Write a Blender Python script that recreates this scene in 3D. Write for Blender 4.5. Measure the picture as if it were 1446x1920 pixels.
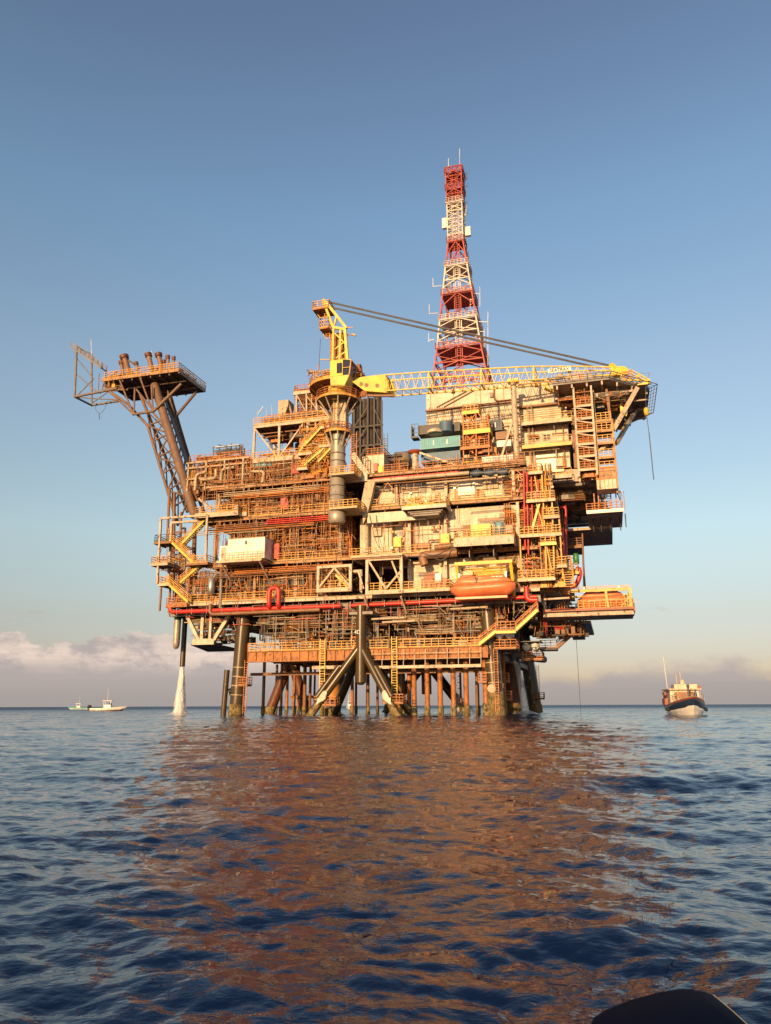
import bpy, math, random
import numpy as np
from mathutils import Vector, Matrix
S = bpy.context.scene
for o in list(bpy.data.objects): bpy.data.objects.remove(o)
R = math.radians
# ------------------------------------------------------------------ camera
EYE = 1.35
FPX, CX, CY = 1440., 723., 960.
PITCH = math.atan(363/1440.)
ROLL = R(-0.22)
cam = bpy.data.cameras.new('camera'); camo = bpy.data.objects.new('camera', cam)
S.collection.objects.link(camo); S.camera = camo
cam.sensor_fit = 'VERTICAL'; cam.sensor_height = 24.; cam.lens = 24.*FPX/1920.
cam.clip_end = 40000; cam.clip_start = 0.05
camo.matrix_world = Matrix.Translation((0, 0, EYE)) @ Matrix.Rotation(math.pi/2+PITCH, 4, 'X') @ Matrix.Rotation(ROLL, 4, 'Z')
# ------------------------------------------------------------------ world
SUN_AZ, SUN_EL = 203., 12.
wd = bpy.data.worlds.new('World'); S.world = wd; wd.use_nodes = True
def world():
    nt = wd.node_tree; N = nt.nodes; L = nt.links
    def n(t, **k):
        x = N.new(t)
        for a, b in k.items(): setattr(x, a, b)
        return x
    bg = N['Background']
    sk = n('ShaderNodeTexSky', sky_type='NISHITA', sun_disc=False)
    sk.sun_elevation = R(SUN_EL); sk.sun_rotation = R(SUN_AZ)
    sk.air_density = 1.0; sk.dust_density = 0.9; sk.ozone_density = 1.3
    tc = n('ShaderNodeTexCoord'); sep = n('ShaderNodeSeparateXYZ'); L.new(tc.outputs['Generated'], sep.inputs[0])
    def ramp(src, pts, interp='LINEAR'):
        r = n('ShaderNodeValToRGB'); r.color_ramp.interpolation = interp; e = r.color_ramp.elements
        while len(e) < len(pts): e.new(0.5)
        for i, (p, c) in enumerate(pts):
            e[i].position = p; e[i].color = (c if isinstance(c, tuple) else (c, c, c))+(1,)
        L.new(src, r.inputs[0]); return r.outputs[0]
    def mix(f, a, b, t='MIX'):
        m = n('ShaderNodeMix', data_type='RGBA', blend_type=t)
        for s, v in ((m.inputs[0], f), (m.inputs[6], a), (m.inputs[7], b)):
            if hasattr(v, 'links'): L.new(v, s)
            else: s.default_value = v if not isinstance(v, tuple) else v+(1,)
        return m.outputs[2]
    def noise(scale, sc, detail, rough=.55, off=(0, 0, 0)):
        mp = n('ShaderNodeMapping'); mp.inputs['Scale'].default_value = sc; mp.inputs['Location'].default_value = off
        L.new(tc.outputs['Generated'], mp.inputs[0])
        t = n('ShaderNodeTexNoise'); t.inputs['Scale'].default_value = scale; t.inputs['Detail'].default_value = detail
        t.inputs['Roughness'].default_value = rough; L.new(mp.outputs[0], t.inputs[0]); return t.outputs[0]
    z = sep.outputs[2]
    # tint of the clear sky with height (sunset haze is greyer low down)
    tint = ramp(z, SKY_TINT)
    sky = mix(1.0, sk.outputs[0], tint, 'MULTIPLY')
    # bank of cumulus over grey stratus: cover grows towards the horizon, heaped edge from the noise
    def math_(op, a, b):
        m = n('ShaderNodeMath', operation=op)
        for i, v in ((0, a), (1, b)):
            if hasattr(v, 'links'): L.new(v, m.inputs[i])
            else: m.inputs[i].default_value = v
        return m.outputs[0]
    def mr(src, a, b, c=0., d=1.):
        r = n('ShaderNodeMapRange', interpolation_type='SMOOTHSTEP'); L.new(src, r.inputs[0])
        for i, v in enumerate((a, b, c, d)): r.inputs[i+1].default_value = v
        return r.outputs[0]
    x = sep.outputs[0]
    z0 = mr(x, -.30, .12, .074, .052)
    nb = noise(9, (1, 1, 2.0), 8, .58, (.35, .1, .02))
    d = math_('ADD', math_('SUBTRACT', nb, .5), math_('MULTIPLY', math_('SUBTRACT', z0, z), 9.))
    soft = mr(x, -.1, .2, .05, .26)
    cover = mr(math_('DIVIDE', d, soft), 0., 1.)
    # thin detached wisps higher up
    nw = noise(6, (1, 1, 4.5), 6, .55, (1.2, .4, .6))
    wisp = math_('MULTIPLY', mr(nw, .60, .72), math_('MULTIPLY', mr(z, .06, .10), mr(z, .20, .13)))
    lit = math_('MULTIPLY', mr(noise(16, (1, 1, 1.9), 8, .66, (0, 0, .3)), .38, .58), math_('MULTIPLY', mr(z, .03, .062), mr(x, .1, -.1, .35, 1.)))
    ccol = mix(lit, mix(mr(z, .0, .05), CLOUD_GREY, CLOUD_PINK), CLOUD_LIT)
    streak = noise(5, (1, 1, 26), 4, .5)
    ccol = mix(mul(n, L, mr(streak, .35, .7), .35), ccol, CLOUD_GREY)
    sky = mix(mul(n, L, cover, .93), sky, ccol)
    sky = mix(mul(n, L, wisp, .45), sky, CLOUD_PINK)
    L.new(sky, bg.inputs[0]); bg.inputs[1].default_value = SKY_STR
def mul(n, L, a, k):
    m = n('ShaderNodeMath', operation='MULTIPLY'); L.new(a, m.inputs[0]); m.inputs[1].default_value = k; return m.outputs[0]
SKY_STR = 0.15
SKY_TINT = [(0., (.46, .38, .44)), (.06, (.50, .41, .45)), (.108, (.58, .475, .455)), (.21, (.82, .72, .62)), (.405, (.93, .84, .77)), (.574, (.84, .88, .86)), (.73, (.75, .71, .74)), (1., (.72, .69, .72))]
CLOUD_GREY = (1.62, 1.46, 1.40); CLOUD_PINK = (2.0, 1.72, 1.68); CLOUD_LIT = (3.7, 2.95, 2.5)
world()
sl = bpy.data.lights.new('sun', 'SUN'); sl.energy = 3.7; sl.angle = R(.5); sl.color = (1., .61, .27)
so = bpy.data.objects.new('sun', sl); S.collection.objects.link(so)
sd = Vector((math.sin(R(SUN_AZ))*math.cos(R(SUN_EL)), math.cos(R(SUN_AZ))*math.cos(R(SUN_EL)), math.sin(R(SUN_EL))))
so.rotation_euler = sd.to_track_quat('Z', 'Y').to_euler()
S.view_settings.view_transform = 'Standard'; S.view_settings.look = 'None'; S.view_settings.exposure = 0.7; S.view_settings.gamma = 1
S.render.engine = 'CYCLES'
S.cycles.max_bounces = 6

# ------------------------------------------------------------------ platform frame: u right along the front face, v depth, z up
TH = R(16.); U = (math.cos(TH), -math.sin(TH)); V = (math.sin(TH), math.cos(TH)); O = (-1.8, 112.)
def W(u, v, z): return (O[0]+u*U[0]+v*V[0], O[1]+u*U[1]+v*V[1], z)
def ray(x, y):
    a = (x-CX)/FPX; b = -(y-CY)/FPX; c, s = math.cos(ROLL), math.sin(ROLL); a, b = a*c-b*s, a*s+b*c
    return (a, math.cos(PITCH)-b*math.sin(PITCH), math.sin(PITCH)+b*math.cos(PITCH))
def A(x, y, v):
    "surveyed point of the photograph on the plane at depth v -> platform coordinates"
    d = ray(x, y); t = (v+O[0]*V[0]+O[1]*V[1])/(d[0]*V[0]+d[1]*V[1]); X, Y = t*d[0]-O[0], t*d[1]-O[1]
    return (X*U[0]+Y*U[1], v, EYE+t*d[2])
def prx(u, v, z):
    X = O[0]+u*U[0]+v*V[0]; Y = O[1]+u*U[1]+v*V[1]; Z = z-EYE
    dep = Y*math.cos(PITCH)+Z*math.sin(PITCH); up = -Y*math.sin(PITCH)+Z*math.cos(PITCH); a, b = X/dep, up/dep
    c, s = math.cos(-ROLL), math.sin(-ROLL); return CX+(a*c-b*s)*FPX
def UX(x, z, v):
    u0, u1 = -60., 60.
    for _ in range(40):
        m = (u0+u1)/2
        if prx(m, v, z) < x: u0 = m
        else: u1 = m
    return (u0+u1)/2
# ------------------------------------------------------------------ materials
MATS = {}
def mat(name, col, rough=.55, metal=0., rust=0., rcol=(.16, .055, .02), streak=0., scale=1., spec=.5, bump=0.0, col2=None):
    m = bpy.data.materials.new(name); m.use_nodes = True; nt = m.node_tree; N = nt.nodes; L = nt.links
    b = N['Principled BSDF']; b.inputs['Roughness'].default_value = rough; b.inputs['Metallic'].default_value = metal
    b.inputs['Specular IOR Level'].default_value = spec
    tc = N.new('ShaderNodeTexCoord')
    def noise(sc, vec=(1, 1, 1), det=5, r=.6):
        mp = N.new('ShaderNodeMapping'); mp.inputs['Scale'].default_value = vec; L.new(tc.outputs['Object'], mp.inputs[0])
        t = N.new('ShaderNodeTexNoise'); t.inputs['Scale'].default_value = sc*scale; t.inputs['Detail'].default_value = det
        t.inputs['Roughness'].default_value = r; L.new(mp.outputs[0], t.inputs[0]); return t.outputs[0]
    def ramp(src, a, bb):
        r = N.new('ShaderNodeMapRange'); r.interpolation_type = 'SMOOTHSTEP'; r.inputs[1].default_value = a; r.inputs[2].default_value = bb
        L.new(src, r.inputs[0]); return r.outputs[0]
    def mix(f, a, c):
        x = N.new('ShaderNodeMix'); x.data_type = 'RGBA'; L.new(f, x.inputs[0])
        for s, v in ((x.inputs[6], a), (x.inputs[7], c)):
            if isinstance(v, tuple): s.default_value = v+(1,)
            else: L.new(v, s)
        return x.outputs[2]
    c2 = col2 or tuple(x*.72 for x in col)
    c = mix(ramp(noise(.55), .35, .68), col, c2)
    if streak:
        f = ramp(noise(1.6, (1, 1, .12), 4), .60-.25*streak, .80-.2*streak)
        mm = N.new('ShaderNodeMath'); mm.operation = 'MULTIPLY'; mm.inputs[1].default_value = min(1, .35+.5*streak); L.new(f, mm.inputs[0])
        c = mix(mm.outputs[0], c, tuple(.5*x+.5*y for x, y in zip(rcol, col)))
    if rust:
        f = ramp(noise(2.3, (1, 1, .6), 6, .68), .66-.3*rust, .72-.26*rust)
        c = mix(f, c, rcol)
    L.new(c, b.inputs['Base Color'])
    if bump:
        bp = N.new('ShaderNodeBump'); bp.inputs['Strength'].default_value = bump; bp.inputs['Distance'].default_value = .05
        L.new(noise(9), bp.inputs['Height']); L.new(bp.outputs[0], b.inputs['Normal'])
    MATS[name] = m; return m
mat('cream_paint', (.54, .44, .32), .5, rust=.34, streak=.5)
mat('cream_wall', (.64, .55, .42), .5, rust=.2, streak=.5)
mat('boom_steel', (.21, .125, .075), .55, rust=.3, streak=.4)
mat('white_paint', (.80, .77, .70), .4, rust=.05, streak=.2)
mat('yellow_paint', (.72, .42, .08), .45, rust=.25, streak=.3)
mat('bright_yellow', (.80, .54, .04), .45, rust=.2, streak=.35, rcol=(.35, .16, .04))
mat('crane_yellow', (.80, .55, .07), .42, rust=.14, streak=.3)
mat('rail_yellow', (.68, .35, .06), .5, rust=.3)
mat('rail_orange', (.54, .18, .035), .55, rust=.4)
mat('rusty_girder', (.45, .17, .04), .6, rust=.5, streak=.7)
mat('brown_steel', (.26, .115, .045), .55, rust=.35, streak=.4)
mat('grey_steel', (.22, .20, .18), .5, rust=.3, streak=.3)
mat('pale_steel', (.46, .36, .23), .5, rust=.3, streak=.4)
mat('dark_steel', (.055, .045, .04), .6, rust=.25)
mat('soffit', (.58, .47, .39), .7, rust=.35, streak=.3)  # lightened base colour stands in for bounced light on shaded undersides
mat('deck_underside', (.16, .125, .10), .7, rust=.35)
mat('girder_tan', (.42, .24, .10), .55, rust=.45, streak=.6)
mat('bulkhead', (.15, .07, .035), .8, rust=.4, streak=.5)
mat('red_paint', (.55, .035, .025), .4, rust=.08)
mat('red_lattice', (.46, .06, .04), .55, rust=.3, rcol=(.30, .12, .07))
mat('white_lattice', (.74, .66, .56), .5, rust=.25)
mat('leg_coating', (.07, .046, .018), .3, rust=.1, streak=.2)
mat('rust_leg', (.12, .035, .014), .55, rust=.5, streak=.6)
mat('marine_growth', (.27, .20, .085), .9, rust=.5, rcol=(.05, .035, .015), bump=.8, col2=(.10, .07, .025), scale=1.6)
mat('galvanised', (.42, .41, .38), .35, metal=.6, rust=.08)
mat('pedestal_steel', (.40, .36, .29), .4, metal=.25, rust=.2, streak=.5)
mat('orange_vessel', (.55, .25, .05), .45, rust=.3, streak=.4)
mat('lifeboat_orange', (.82, .24, .095), .38, rust=.04, streak=.2)
mat('teal_paint', (.07, .34, .42), .45, rust=.1, streak=.3)
mat('navy_paint', (.05, .08, .12), .5, rust=.12, streak=.3)
mat('blue_paint', (.10, .19, .29), .5, rust=.1, streak=.3)
mat('charcoal_paint', (.07, .075, .085), .5, rust=.2, streak=.3)
mat('red_container', (.33, .08, .04), .5, rust=.3, streak=.4)
mat('pale_blue', (.20, .34, .36), .35, rust=.05)
mat('green_paint', (.05, .22, .06), .4)
mat('dark_glass', (.02, .022, .025), .08)
mat('black_rubber', (.012, .012, .013), .5)
mat('wire_rope', (.09, .09, .10), .5)
mat('duct_brown', (.27, .14, .07), .5, rust=.3, streak=.4)
mat('netting', (.20, .17, .14), .7)
mat('hull_navy', (.025, .045, .085), .35)
mat('hull_white', (.82, .80, .74), .35, streak=.2)
mat('hull_turquoise', (.10, .42, .40), .35)
mat('hull_maroon', (.07, .03, .03), .35)
mat('signal_black', (.015, .015, .015), .5)
mat('rope', (.10, .09, .07), .9)
# ------------------------------------------------------------------ mesh builder
class MB:
    def __init__(s): s.v = []; s.f = []; s.sm = []
    def add(s, vs, fs, smooth=False):
        k = len(s.v); s.v += [tuple(p) for p in vs]; s.f += [tuple(i+k for i in f) for f in fs]; s.sm += [smooth]*len(fs); return s
    def box(s, u0, u1, v0, v1, z0, z1):
        vs = [(x, y, z) for x in (u0, u1) for y in (v0, v1) for z in (z0, z1)]
        return s.add(vs, [(0, 1, 3, 2), (4, 6, 7, 5), (0, 4, 5, 1), (2, 3, 7, 6), (0, 2, 6, 4), (1, 5, 7, 3)])
    def frame(s, p, q):
        p, q = Vector(p), Vector(q); d = (q-p)
        if d.length < 1e-6: return None
        d.normalize(); up = Vector((0, 0, 1)) if abs(d.z) < .97 else Vector((0, 1, 0))
        a = d.cross(up).normalized(); b = a.cross(d).normalized(); return p, q, a, b
    def bar(s, p, q, w=.1, h=None):
        h = h or w; fr = s.frame(p, q)
        if not fr: return s
        p, q, a, b = fr; c = [(-w/2, -h/2), (w/2, -h/2), (w/2, h/2), (-w/2, h/2)]
        vs = [p+a*x+b*y for x, y in c]+[q+a*x+b*y for x, y in c]
        return s.add(vs, [(0, 1, 2, 3), (7, 6, 5, 4), (0, 4, 5, 1), (1, 5, 6, 2), (2, 6, 7, 3), (3, 7, 4, 0)])
    def tube(s, p, q, r=.1, r2=None, n=8, cap=True):
        r2 = r if r2 is None else r2; fr = s.frame(p, q)
        if not fr: return s
        p, q, a, b = fr
        cs = [(math.cos(2*math.pi*i/n), math.sin(2*math.pi*i/n)) for i in range(n)]
        vs = [p+a*x*r+b*y*r for x, y in cs]+[q+a*x*r2+b*y*r2 for x, y in cs]
        s.add(vs, [(i, i+n, (i+1) % n+n, (i+1) % n) for i in range(n)], True)
        if cap: s.add(vs[:n], [tuple(range(n))]); s.add(vs[n:], [tuple(range(n))[::-1]])
        return s
    def path(s, pts, r=.1, n=8, el=None):
        "pipe along a polyline with rounded elbows"
        P = [Vector(p) for p in pts]; el = el or 2.2*r; out = [P[0]]
        for i in range(1, len(P)-1):
            a, b = (P[i-1]-P[i]), (P[i+1]-P[i]); e = min(el, a.length*.45, b.length*.45)
            a = P[i]+a.normalized()*e; b = P[i]+b.normalized()*e
            for t in (0, .33, .67, 1): out.append(a*(1-t)**2+P[i]*2*t*(1-t)+b*t*t)
        out.append(P[-1]); rings = []; ref = None
        for i, c in enumerate(out):
            d = (out[min(i+1, len(out)-1)]-out[max(i-1, 0)]).normalized()
            if ref is None: ref = Vector((0, 0, 1)) if abs(d.z) < .9 else Vector((0, 1, 0))
            a = d.cross(ref)
            if a.length < 1e-3: a = d.orthogonal()
            a.normalize(); b = a.cross(d).normalized(); ref = b
            rings.append([c+a*math.cos(2*math.pi*k/n)*r+b*math.sin(2*math.pi*k/n)*r for k in range(n)])
        return s.loft(rings)
    def loft(s, rings, caps=True, smooth=True, closed=True):
        n = len(rings[0]); vs = [p for r in rings for p in r]; fs = []
        for i in range(len(rings)-1):
            for k in range(n if closed else n-1):
                fs.append((i*n+k, (i+1)*n+k, (i+1)*n+(k+1) % n, i*n+(k+1) % n))
        s.add(vs, fs, smooth)
        if caps: s.add(rings[0], [tuple(range(n))]); s.add(rings[-1], [tuple(range(n))[::-1]])
        return s
    def lathe(s, c, prof, n=16, axis='z'):
        "prof = [(r, h)...] about an axis"
        rings = []
        for r, h in prof:
            rings.append([(c[0]+r*math.cos(2*math.pi*k/n), c[1]+r*math.sin(2*math.pi*k/n), c[2]+h) if axis == 'z' else
                          (c[0]+h, c[1]+r*math.cos(2*math.pi*k/n), c[2]+r*math.sin(2*math.pi*k/n)) if axis == 'u' else
                          (c[0]+r*math.sin(2*math.pi*k/n), c[1]+h, c[2]+r*math.cos(2*math.pi*k/n)) for k in range(n)])
        return s.loft(rings)
    def prism(s, poly, v0, v1):
        "outline in (u,z) extruded from v0 to v1"
        n = len(poly); vs = [(p[0], v0, p[1]) for p in poly]+[(p[0], v1, p[1]) for p in poly]
        return s.add(vs, [tuple(range(n)), tuple(range(2*n-1, n-1, -1))]+[(i, i+n, (i+1) % n+n, (i+1) % n) for i in range(n)])
    def slab(s, poly, z0, z1):
        n = len(poly); vs = [(p[0], p[1], z0) for p in poly]+[(p[0], p[1], z1) for p in poly]
        return s.add(vs, [tuple(range(n)), tuple(range(2*n-1, n-1, -1))]+[(i, i+n, (i+1) % n+n, (i+1) % n) for i in range(n)])
    def rail(s, pts, h=1.15, step=1.5, t=.06, mid=2, kick=True, loop=False):
        P = [Vector(p) for p in pts]
        if loop: P.append(P[0])
        for a, b in zip(P, P[1:]):
            L = (b-a).length; n = max(1, round(L/step))
            for i in range(n+1):
                c = a.lerp(b, i/n); s.bar(c, c+Vector((0, 0, h)), t*1.1)
            for k in range(mid+1):
                zz = h*(1-k/(mid+1)) if mid else h; o = Vector((0, 0, zz)); s.bar(a+o, b+o, t if k else t*1.2)
            if kick: o = Vector((0, 0, .09)); s.bar(a+o, b+o, .03, .16)
        return s
    def stair(s, p, q, w=1., side=(0, 1, 0), rail=True, str_h=.28):
        "stringers and treads from p (low) to q (high), width w along side"
        p, q, sd_ = Vector(p), Vector(q), Vector(side)
        for k in (0, w): s.bar(p+sd_*k, q+sd_*k, .07, str_h)
        n = max(2, int((q.z-p.z)/.24))
        hd = Vector((q.x-p.x, q.y-p.y, 0)).normalized()
        for i in range(1, n):
            c = p.lerp(q, i/n); a, b = c-hd*.13, c+hd*.13
            s.add([a, b, b+sd_*w, a+sd_*w, a-Vector((0, 0, .05)), b-Vector((0, 0, .05)), b+sd_*w-Vector((0, 0, .05)), a+sd_*w-Vector((0, 0, .05))],
                  [(0, 1, 2, 3), (7, 6, 5, 4), (0, 4, 5, 1), (1, 5, 6, 2), (2, 6, 7, 3), (3, 7, 4, 0)])
        return s
    def srail(s, p, q, w=1., side=(0, 1, 0), t=.06):
        p, q, sd_ = Vector(p), Vector(q), Vector(side)
        for k in (0, w):
            n = max(2, int((q-p).length/1.3))
            for i in range(n+1):
                c = p.lerp(q, i/n)+sd_*k; s.bar(c, c+Vector((0, 0, 1.1)), t)
            for zz in (1.1, .75, .4): o = Vector((0, 0, zz)); s.bar(p+sd_*k+o, q+sd_*k+o, t)
        return s
    def ladder(s, p, q, w=.5, side=(1, 0, 0), step=.35, cage=False, t=.06):
        p, q, sd_ = Vector(p), Vector(q), Vector(side)
        s.bar(p, q, t); s.bar(p+sd_*w, q+sd_*w, t); n = int((q-p).length/step)
        for i in range(1, n): c = p.lerp(q, i/n); s.bar(c, c+sd_*w, t*.7)
        if cage:
            for i in range(3, n, 3):
                c = p.lerp(q, i/n)+sd_*w/2; pts = [c+Vector((.38*math.cos(a), -.38+.38*math.sin(a)-.1, 0)) for a in np.linspace(-math.pi, 0, 6)]
                for a, b in zip(pts, pts[1:]): s.bar(a, b, .04)
        return s
    def lattice(s, a0, a1, b0, b1, n, t=.1, posts=True, xb=False):
        "planar truss between chord a0-a1 and chord b0-b1"
        a0, a1, b0, b1 = map(Vector, (a0, a1, b0, b1))
        for i in range(n):
            p, q = a0.lerp(a1, i/n), a0.lerp(a1, (i+1)/n); r_, w_ = b0.lerp(b1, i/n), b0.lerp(b1, (i+1)/n)
            if xb: s.bar(p, w_, t); s.bar(r_, q, t)
            elif i % 2: s.bar(p, w_, t)
            else: s.bar(r_, q, t)
            if posts: s.bar(p, r_, t)
        if posts: s.bar(a1, b1, t)
        return s
    def corr(s, u0, u1, v, z0, z1, pitch=.28, d=.05):
        "corrugated sheet on the plane v, ribs standing out towards -v"
        n = max(2, int((u1-u0)/pitch)); pu = (u1-u0)/n; pr = []
        for i in range(n):
            a = u0+i*pu; pr += [(a, v), (a+.35*pu, v), (a+.5*pu, v-d), (a+.85*pu, v-d)]
        pr.append((u1, v)); vs = [(a, b, z0) for a, b in pr]+[(a, b, z1) for a, b in pr]; m = len(pr)
        return s.add(vs, [(i, i+1, i+1+m, i+m) for i in range(m-1)])
    def build(s, name, m, parent=None, origin=None, frame=True):
        o_ = origin
        if parent is not None and origin is None: o_ = parent['_o']
        o_ = o_ or (0, 0, 0)
        me = bpy.data.meshes.new(name); va = np.array(s.v, dtype=np.float64).reshape(-1, 3)-np.array(o_)
        me.from_pydata(va.tolist(), [], s.f); me.polygons.foreach_set('use_smooth', s.sm)
        me.materials.append(MATS[m] if isinstance(m, str) else m); me.validate(); me.update()
        ob = bpy.data.objects.new(name, me); S.collection.objects.link(ob)
        if parent is not None: ob.parent = parent; ob['_o'] = list(o_) if not isinstance(o_, list) else o_
        else:
            ob['_o'] = list(o_)
            if frame: ob.location = W(*o_); ob.rotation_euler = (0, 0, -TH)
            else: ob.location = o_
        return ob
def tag(o, label=None, cat=None, group=None, kind=None):
    if label: o['label'] = label
    if cat: o['category'] = cat
    if group: o['group'] = group
    if kind: o['kind'] = kind
    return o
def thing(name, label, cat, o=(0, 0, 0), group=None, frame=True, rz=None):
    e = bpy.data.objects.new(name, None); S.collection.objects.link(e); e['_o'] = list(o) if frame else [0., 0., 0.]; e.empty_display_size = .2
    if frame: e.location = W(*o); e.rotation_euler = (0, 0, -TH if rz is None else rz)
    else:
        e.location = o; e.rotation_euler = (0, 0, rz or 0)
    return tag(e, label, cat, group)
def part(name, m, parent, fn=None, mb=None):
    b = mb or MB()
    if fn: fn(b)
    return b.build(name, m, parent)
def text(body, size, m, parent, p, thick=.02, name='lettering', face='front', bold=0.0, sx=1.0):
    cu = bpy.data.curves.new('t', 'FONT'); cu.body = body; cu.size = size; cu.extrude = thick; cu.align_x = 'CENTER'; cu.align_y = 'CENTER'; cu.offset = bold
    t = bpy.data.objects.new('t', cu); S.collection.objects.link(t); bpy.context.view_layer.update()
    me = bpy.data.meshes.new_from_object(t); bpy.data.objects.remove(t)
    me.transform(Matrix.Scale(sx, 4, (1, 0, 0)))
    me.transform(Matrix.Rotation(math.pi/2, 4, 'X')); po = parent['_o']; me.transform(Matrix.Translation((p[0]-po[0], p[1]-po[1], p[2]-po[2])))
    me.materials.clear(); me.materials.append(MATS[m]); ob = bpy.data.objects.new(name, me); S.collection.objects.link(ob); ob.parent = parent; ob['_o'] = list(po)
    return ob
rnd = random.Random(7)
# ------------------------------------------------------------------ sea
def ocean_tile(N, L, kmin, kmax, wdir, spread, slope, seed, chop=.7, pw=4.0):
    rg = np.random.default_rng(seed); k1 = 2*np.pi*np.fft.fftfreq(N, L/N); kx, ky = np.meshgrid(k1, k1, indexing='ij'); k = np.hypot(kx, ky); k[0, 0] = 1
    c = (kx*math.cos(wdir)+ky*math.sin(wdir))/k
    P = np.exp(-(kmin/k)**2)*np.exp(-(k/kmax)**2)/k**pw*(np.abs(c)**spread+.06); P[0, 0] = 0
    a = (rg.normal(size=(N, N))+1j*rg.normal(size=(N, N)))*np.sqrt(P)
    ih = lambda f: np.real(np.fft.ifft2(f))
    sx, sy = ih(1j*kx*a), ih(1j*ky*a); s = slope/np.sqrt((sx**2+sy**2).mean())
    return ih(a)*s, ih(-1j*kx/k*a)*s*chop, ih(-1j*ky/k*a)*s*chop, L
def sample(t, x, y):
    h, dx, dy, L = t; N = h.shape[0]; fx = (x/L*N) % N; fy = (y/L*N) % N; i = fx.astype(int) % N; j = fy.astype(int) % N; a = fx-np.floor(fx); b = fy-np.floor(fy); i2 = (i+1) % N; j2 = (j+1) % N
    return [f[i, j]*(1-a)*(1-b)+f[i2, j]*a*(1-b)+f[i, j2]*(1-a)*b+f[i2, j2]*a*b for f in (h, dx, dy)]
def sea():
    m = bpy.data.materials.new('sea_water'); m.use_nodes = True; nt = m.node_tree; N = nt.nodes; L = nt.links; b = N['Principled BSDF']
    b.inputs['Base Color'].default_value = SEA_COL+(1,); b.inputs['Roughness'].default_value = .04; b.inputs['IOR'].default_value = 1.31
    g = N.new('ShaderNodeNewGeometry'); prev = None
    for sc, vec, dist, st, det in ((.35, (1., 1.7, 1), .35, .3, 3), (2.2, (1., 1.6, 1), .06, .6, 4), (10., (1, 1.4, 1), .010, .6, 3)):
        mp = N.new('ShaderNodeMapping'); mp.inputs['Scale'].default_value = vec; mp.inputs['Rotation'].default_value = (0, 0, R(12)); L.new(g.outputs['Position'], mp.inputs[0])
        t = N.new('ShaderNodeTexNoise'); t.inputs['Scale'].default_value = sc; t.inputs['Detail'].default_value = det; t.inputs['Roughness'].default_value = .5; L.new(mp.outputs[0], t.inputs[0])
        bp = N.new('ShaderNodeBump'); bp.inputs['Strength'].default_value = st; bp.inputs['Distance'].default_value = dist; L.new(t.outputs[0], bp.inputs['Height'])
        if sc < 1:
            ln = N.new('ShaderNodeVectorMath'); ln.operation = 'LENGTH'; L.new(g.outputs['Position'], ln.inputs[0]); r_ = N.new('ShaderNodeMapRange'); L.new(ln.outputs['Value'], r_.inputs[0])
            for i, v_ in enumerate((40., 220., .3, 1.6)): r_.inputs[i+1].default_value = v_
            L.new(r_.outputs[0], bp.inputs['Strength'])
        if prev: L.new(prev.outputs[0], bp.inputs['Normal'])
        prev = bp
    L.new(prev.outputs[0], b.inputs['Normal'])
    rr_ = N.new('ShaderNodeMapRange'); L.new(ln.outputs['Value'], rr_.inputs[0])   # unresolved ripples far out act as roughness
    for i, v_ in enumerate((50., 500., .04, .42)): rr_.inputs[i+1].default_value = v_
    L.new(rr_.outputs[0], b.inputs['Roughness'])
    r = [1.2]
    while r[-1] < 420: r.append(r[-1]*1.0075)
    while r[-1] < 16000: r.append(r[-1]*1.035)
    r = np.array(r); az = np.concatenate([np.arange(-180, -44, 3.), np.arange(-44, 44, .1), np.arange(44, 180, 3.)]); az = np.radians(az)
    RR, AA = np.meshgrid(r, az, indexing='ij'); X = RR*np.sin(AA); Y = RR*np.cos(AA)
    t1 = ocean_tile(512, 83., .25, 9., R(70), 2, WAVE[0], 3, pw=3.6); t2 = ocean_tile(512, 19., 2.0, 30., R(95), 1.2, WAVE[1], 5, chop=1.0, pw=3.1)
    t3 = ocean_tile(512, 6.3, 9., 70., R(80), 1.0, WAVE[2], 8, chop=1.0, pw=3.2)
    c, s_ = math.cos(.5), math.sin(.5)
    h1, x1, y1 = sample(t1, X, Y); h2, x2, y2 = sample(t2, X*c-Y*s_, X*s_+Y*c); x2, y2 = x2*c+y2*s_, -x2*s_+y2*c
    h3, x3, y3 = sample(t3, X*.8+Y*.6, -X*.6+Y*.8); x3, y3 = x3*.8-y3*.6, x3*.6+y3*.8; f3 = np.clip(1.3-RR/45, 0, 1)
    f1 = np.clip(1.6-RR/260, 0, 1); f2 = np.clip(1.5-RR/200, 0, 1)
    Z = h1*f1+h2*f2+h3*f3; X2 = X+x1*f1+x2*f2+x3*f3; Y2 = Y+y1*f1+y2*f2+y3*f3
    nr, na = X.shape; v = np.stack([X2, Y2, Z], -1).reshape(-1, 3)
    i = np.arange(nr-1)[:, None]; j = np.arange(na)[None, :]; j2 = (j+1) % na
    q = np.stack([i*na+j, i*na+j2, (i+1)*na+j2, (i+1)*na+j], -1).reshape(-1, 4)
    nv = len(v); v = np.vstack([v, [[0, 0, 0]]])
    tri = np.stack([np.full(na, nv), (np.arange(na)+1) % na, np.arange(na)], -1)
    me = bpy.data.meshes.new('sea'); me.vertices.add(len(v)); me.vertices.foreach_set('co', v.ravel())
    loops = np.concatenate([q.ravel(), tri.ravel()]); me.loops.add(len(loops)); me.loops.foreach_set('vertex_index', loops)
    starts = np.concatenate([np.arange(len(q))*4, len(q)*4+np.arange(na)*3]); me.polygons.add(len(starts)); me.polygons.foreach_set('loop_start', starts)
    me.polygons.foreach_set('use_smooth', np.ones(len(starts), bool)); me.update(calc_edges=True); me.validate()
    me.materials.append(m); o = bpy.data.objects.new('sea', me); S.collection.objects.link(o); o['kind'] = 'structure'
    if me.polygons[0].normal.z < 0: me.flip_normals()
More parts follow.
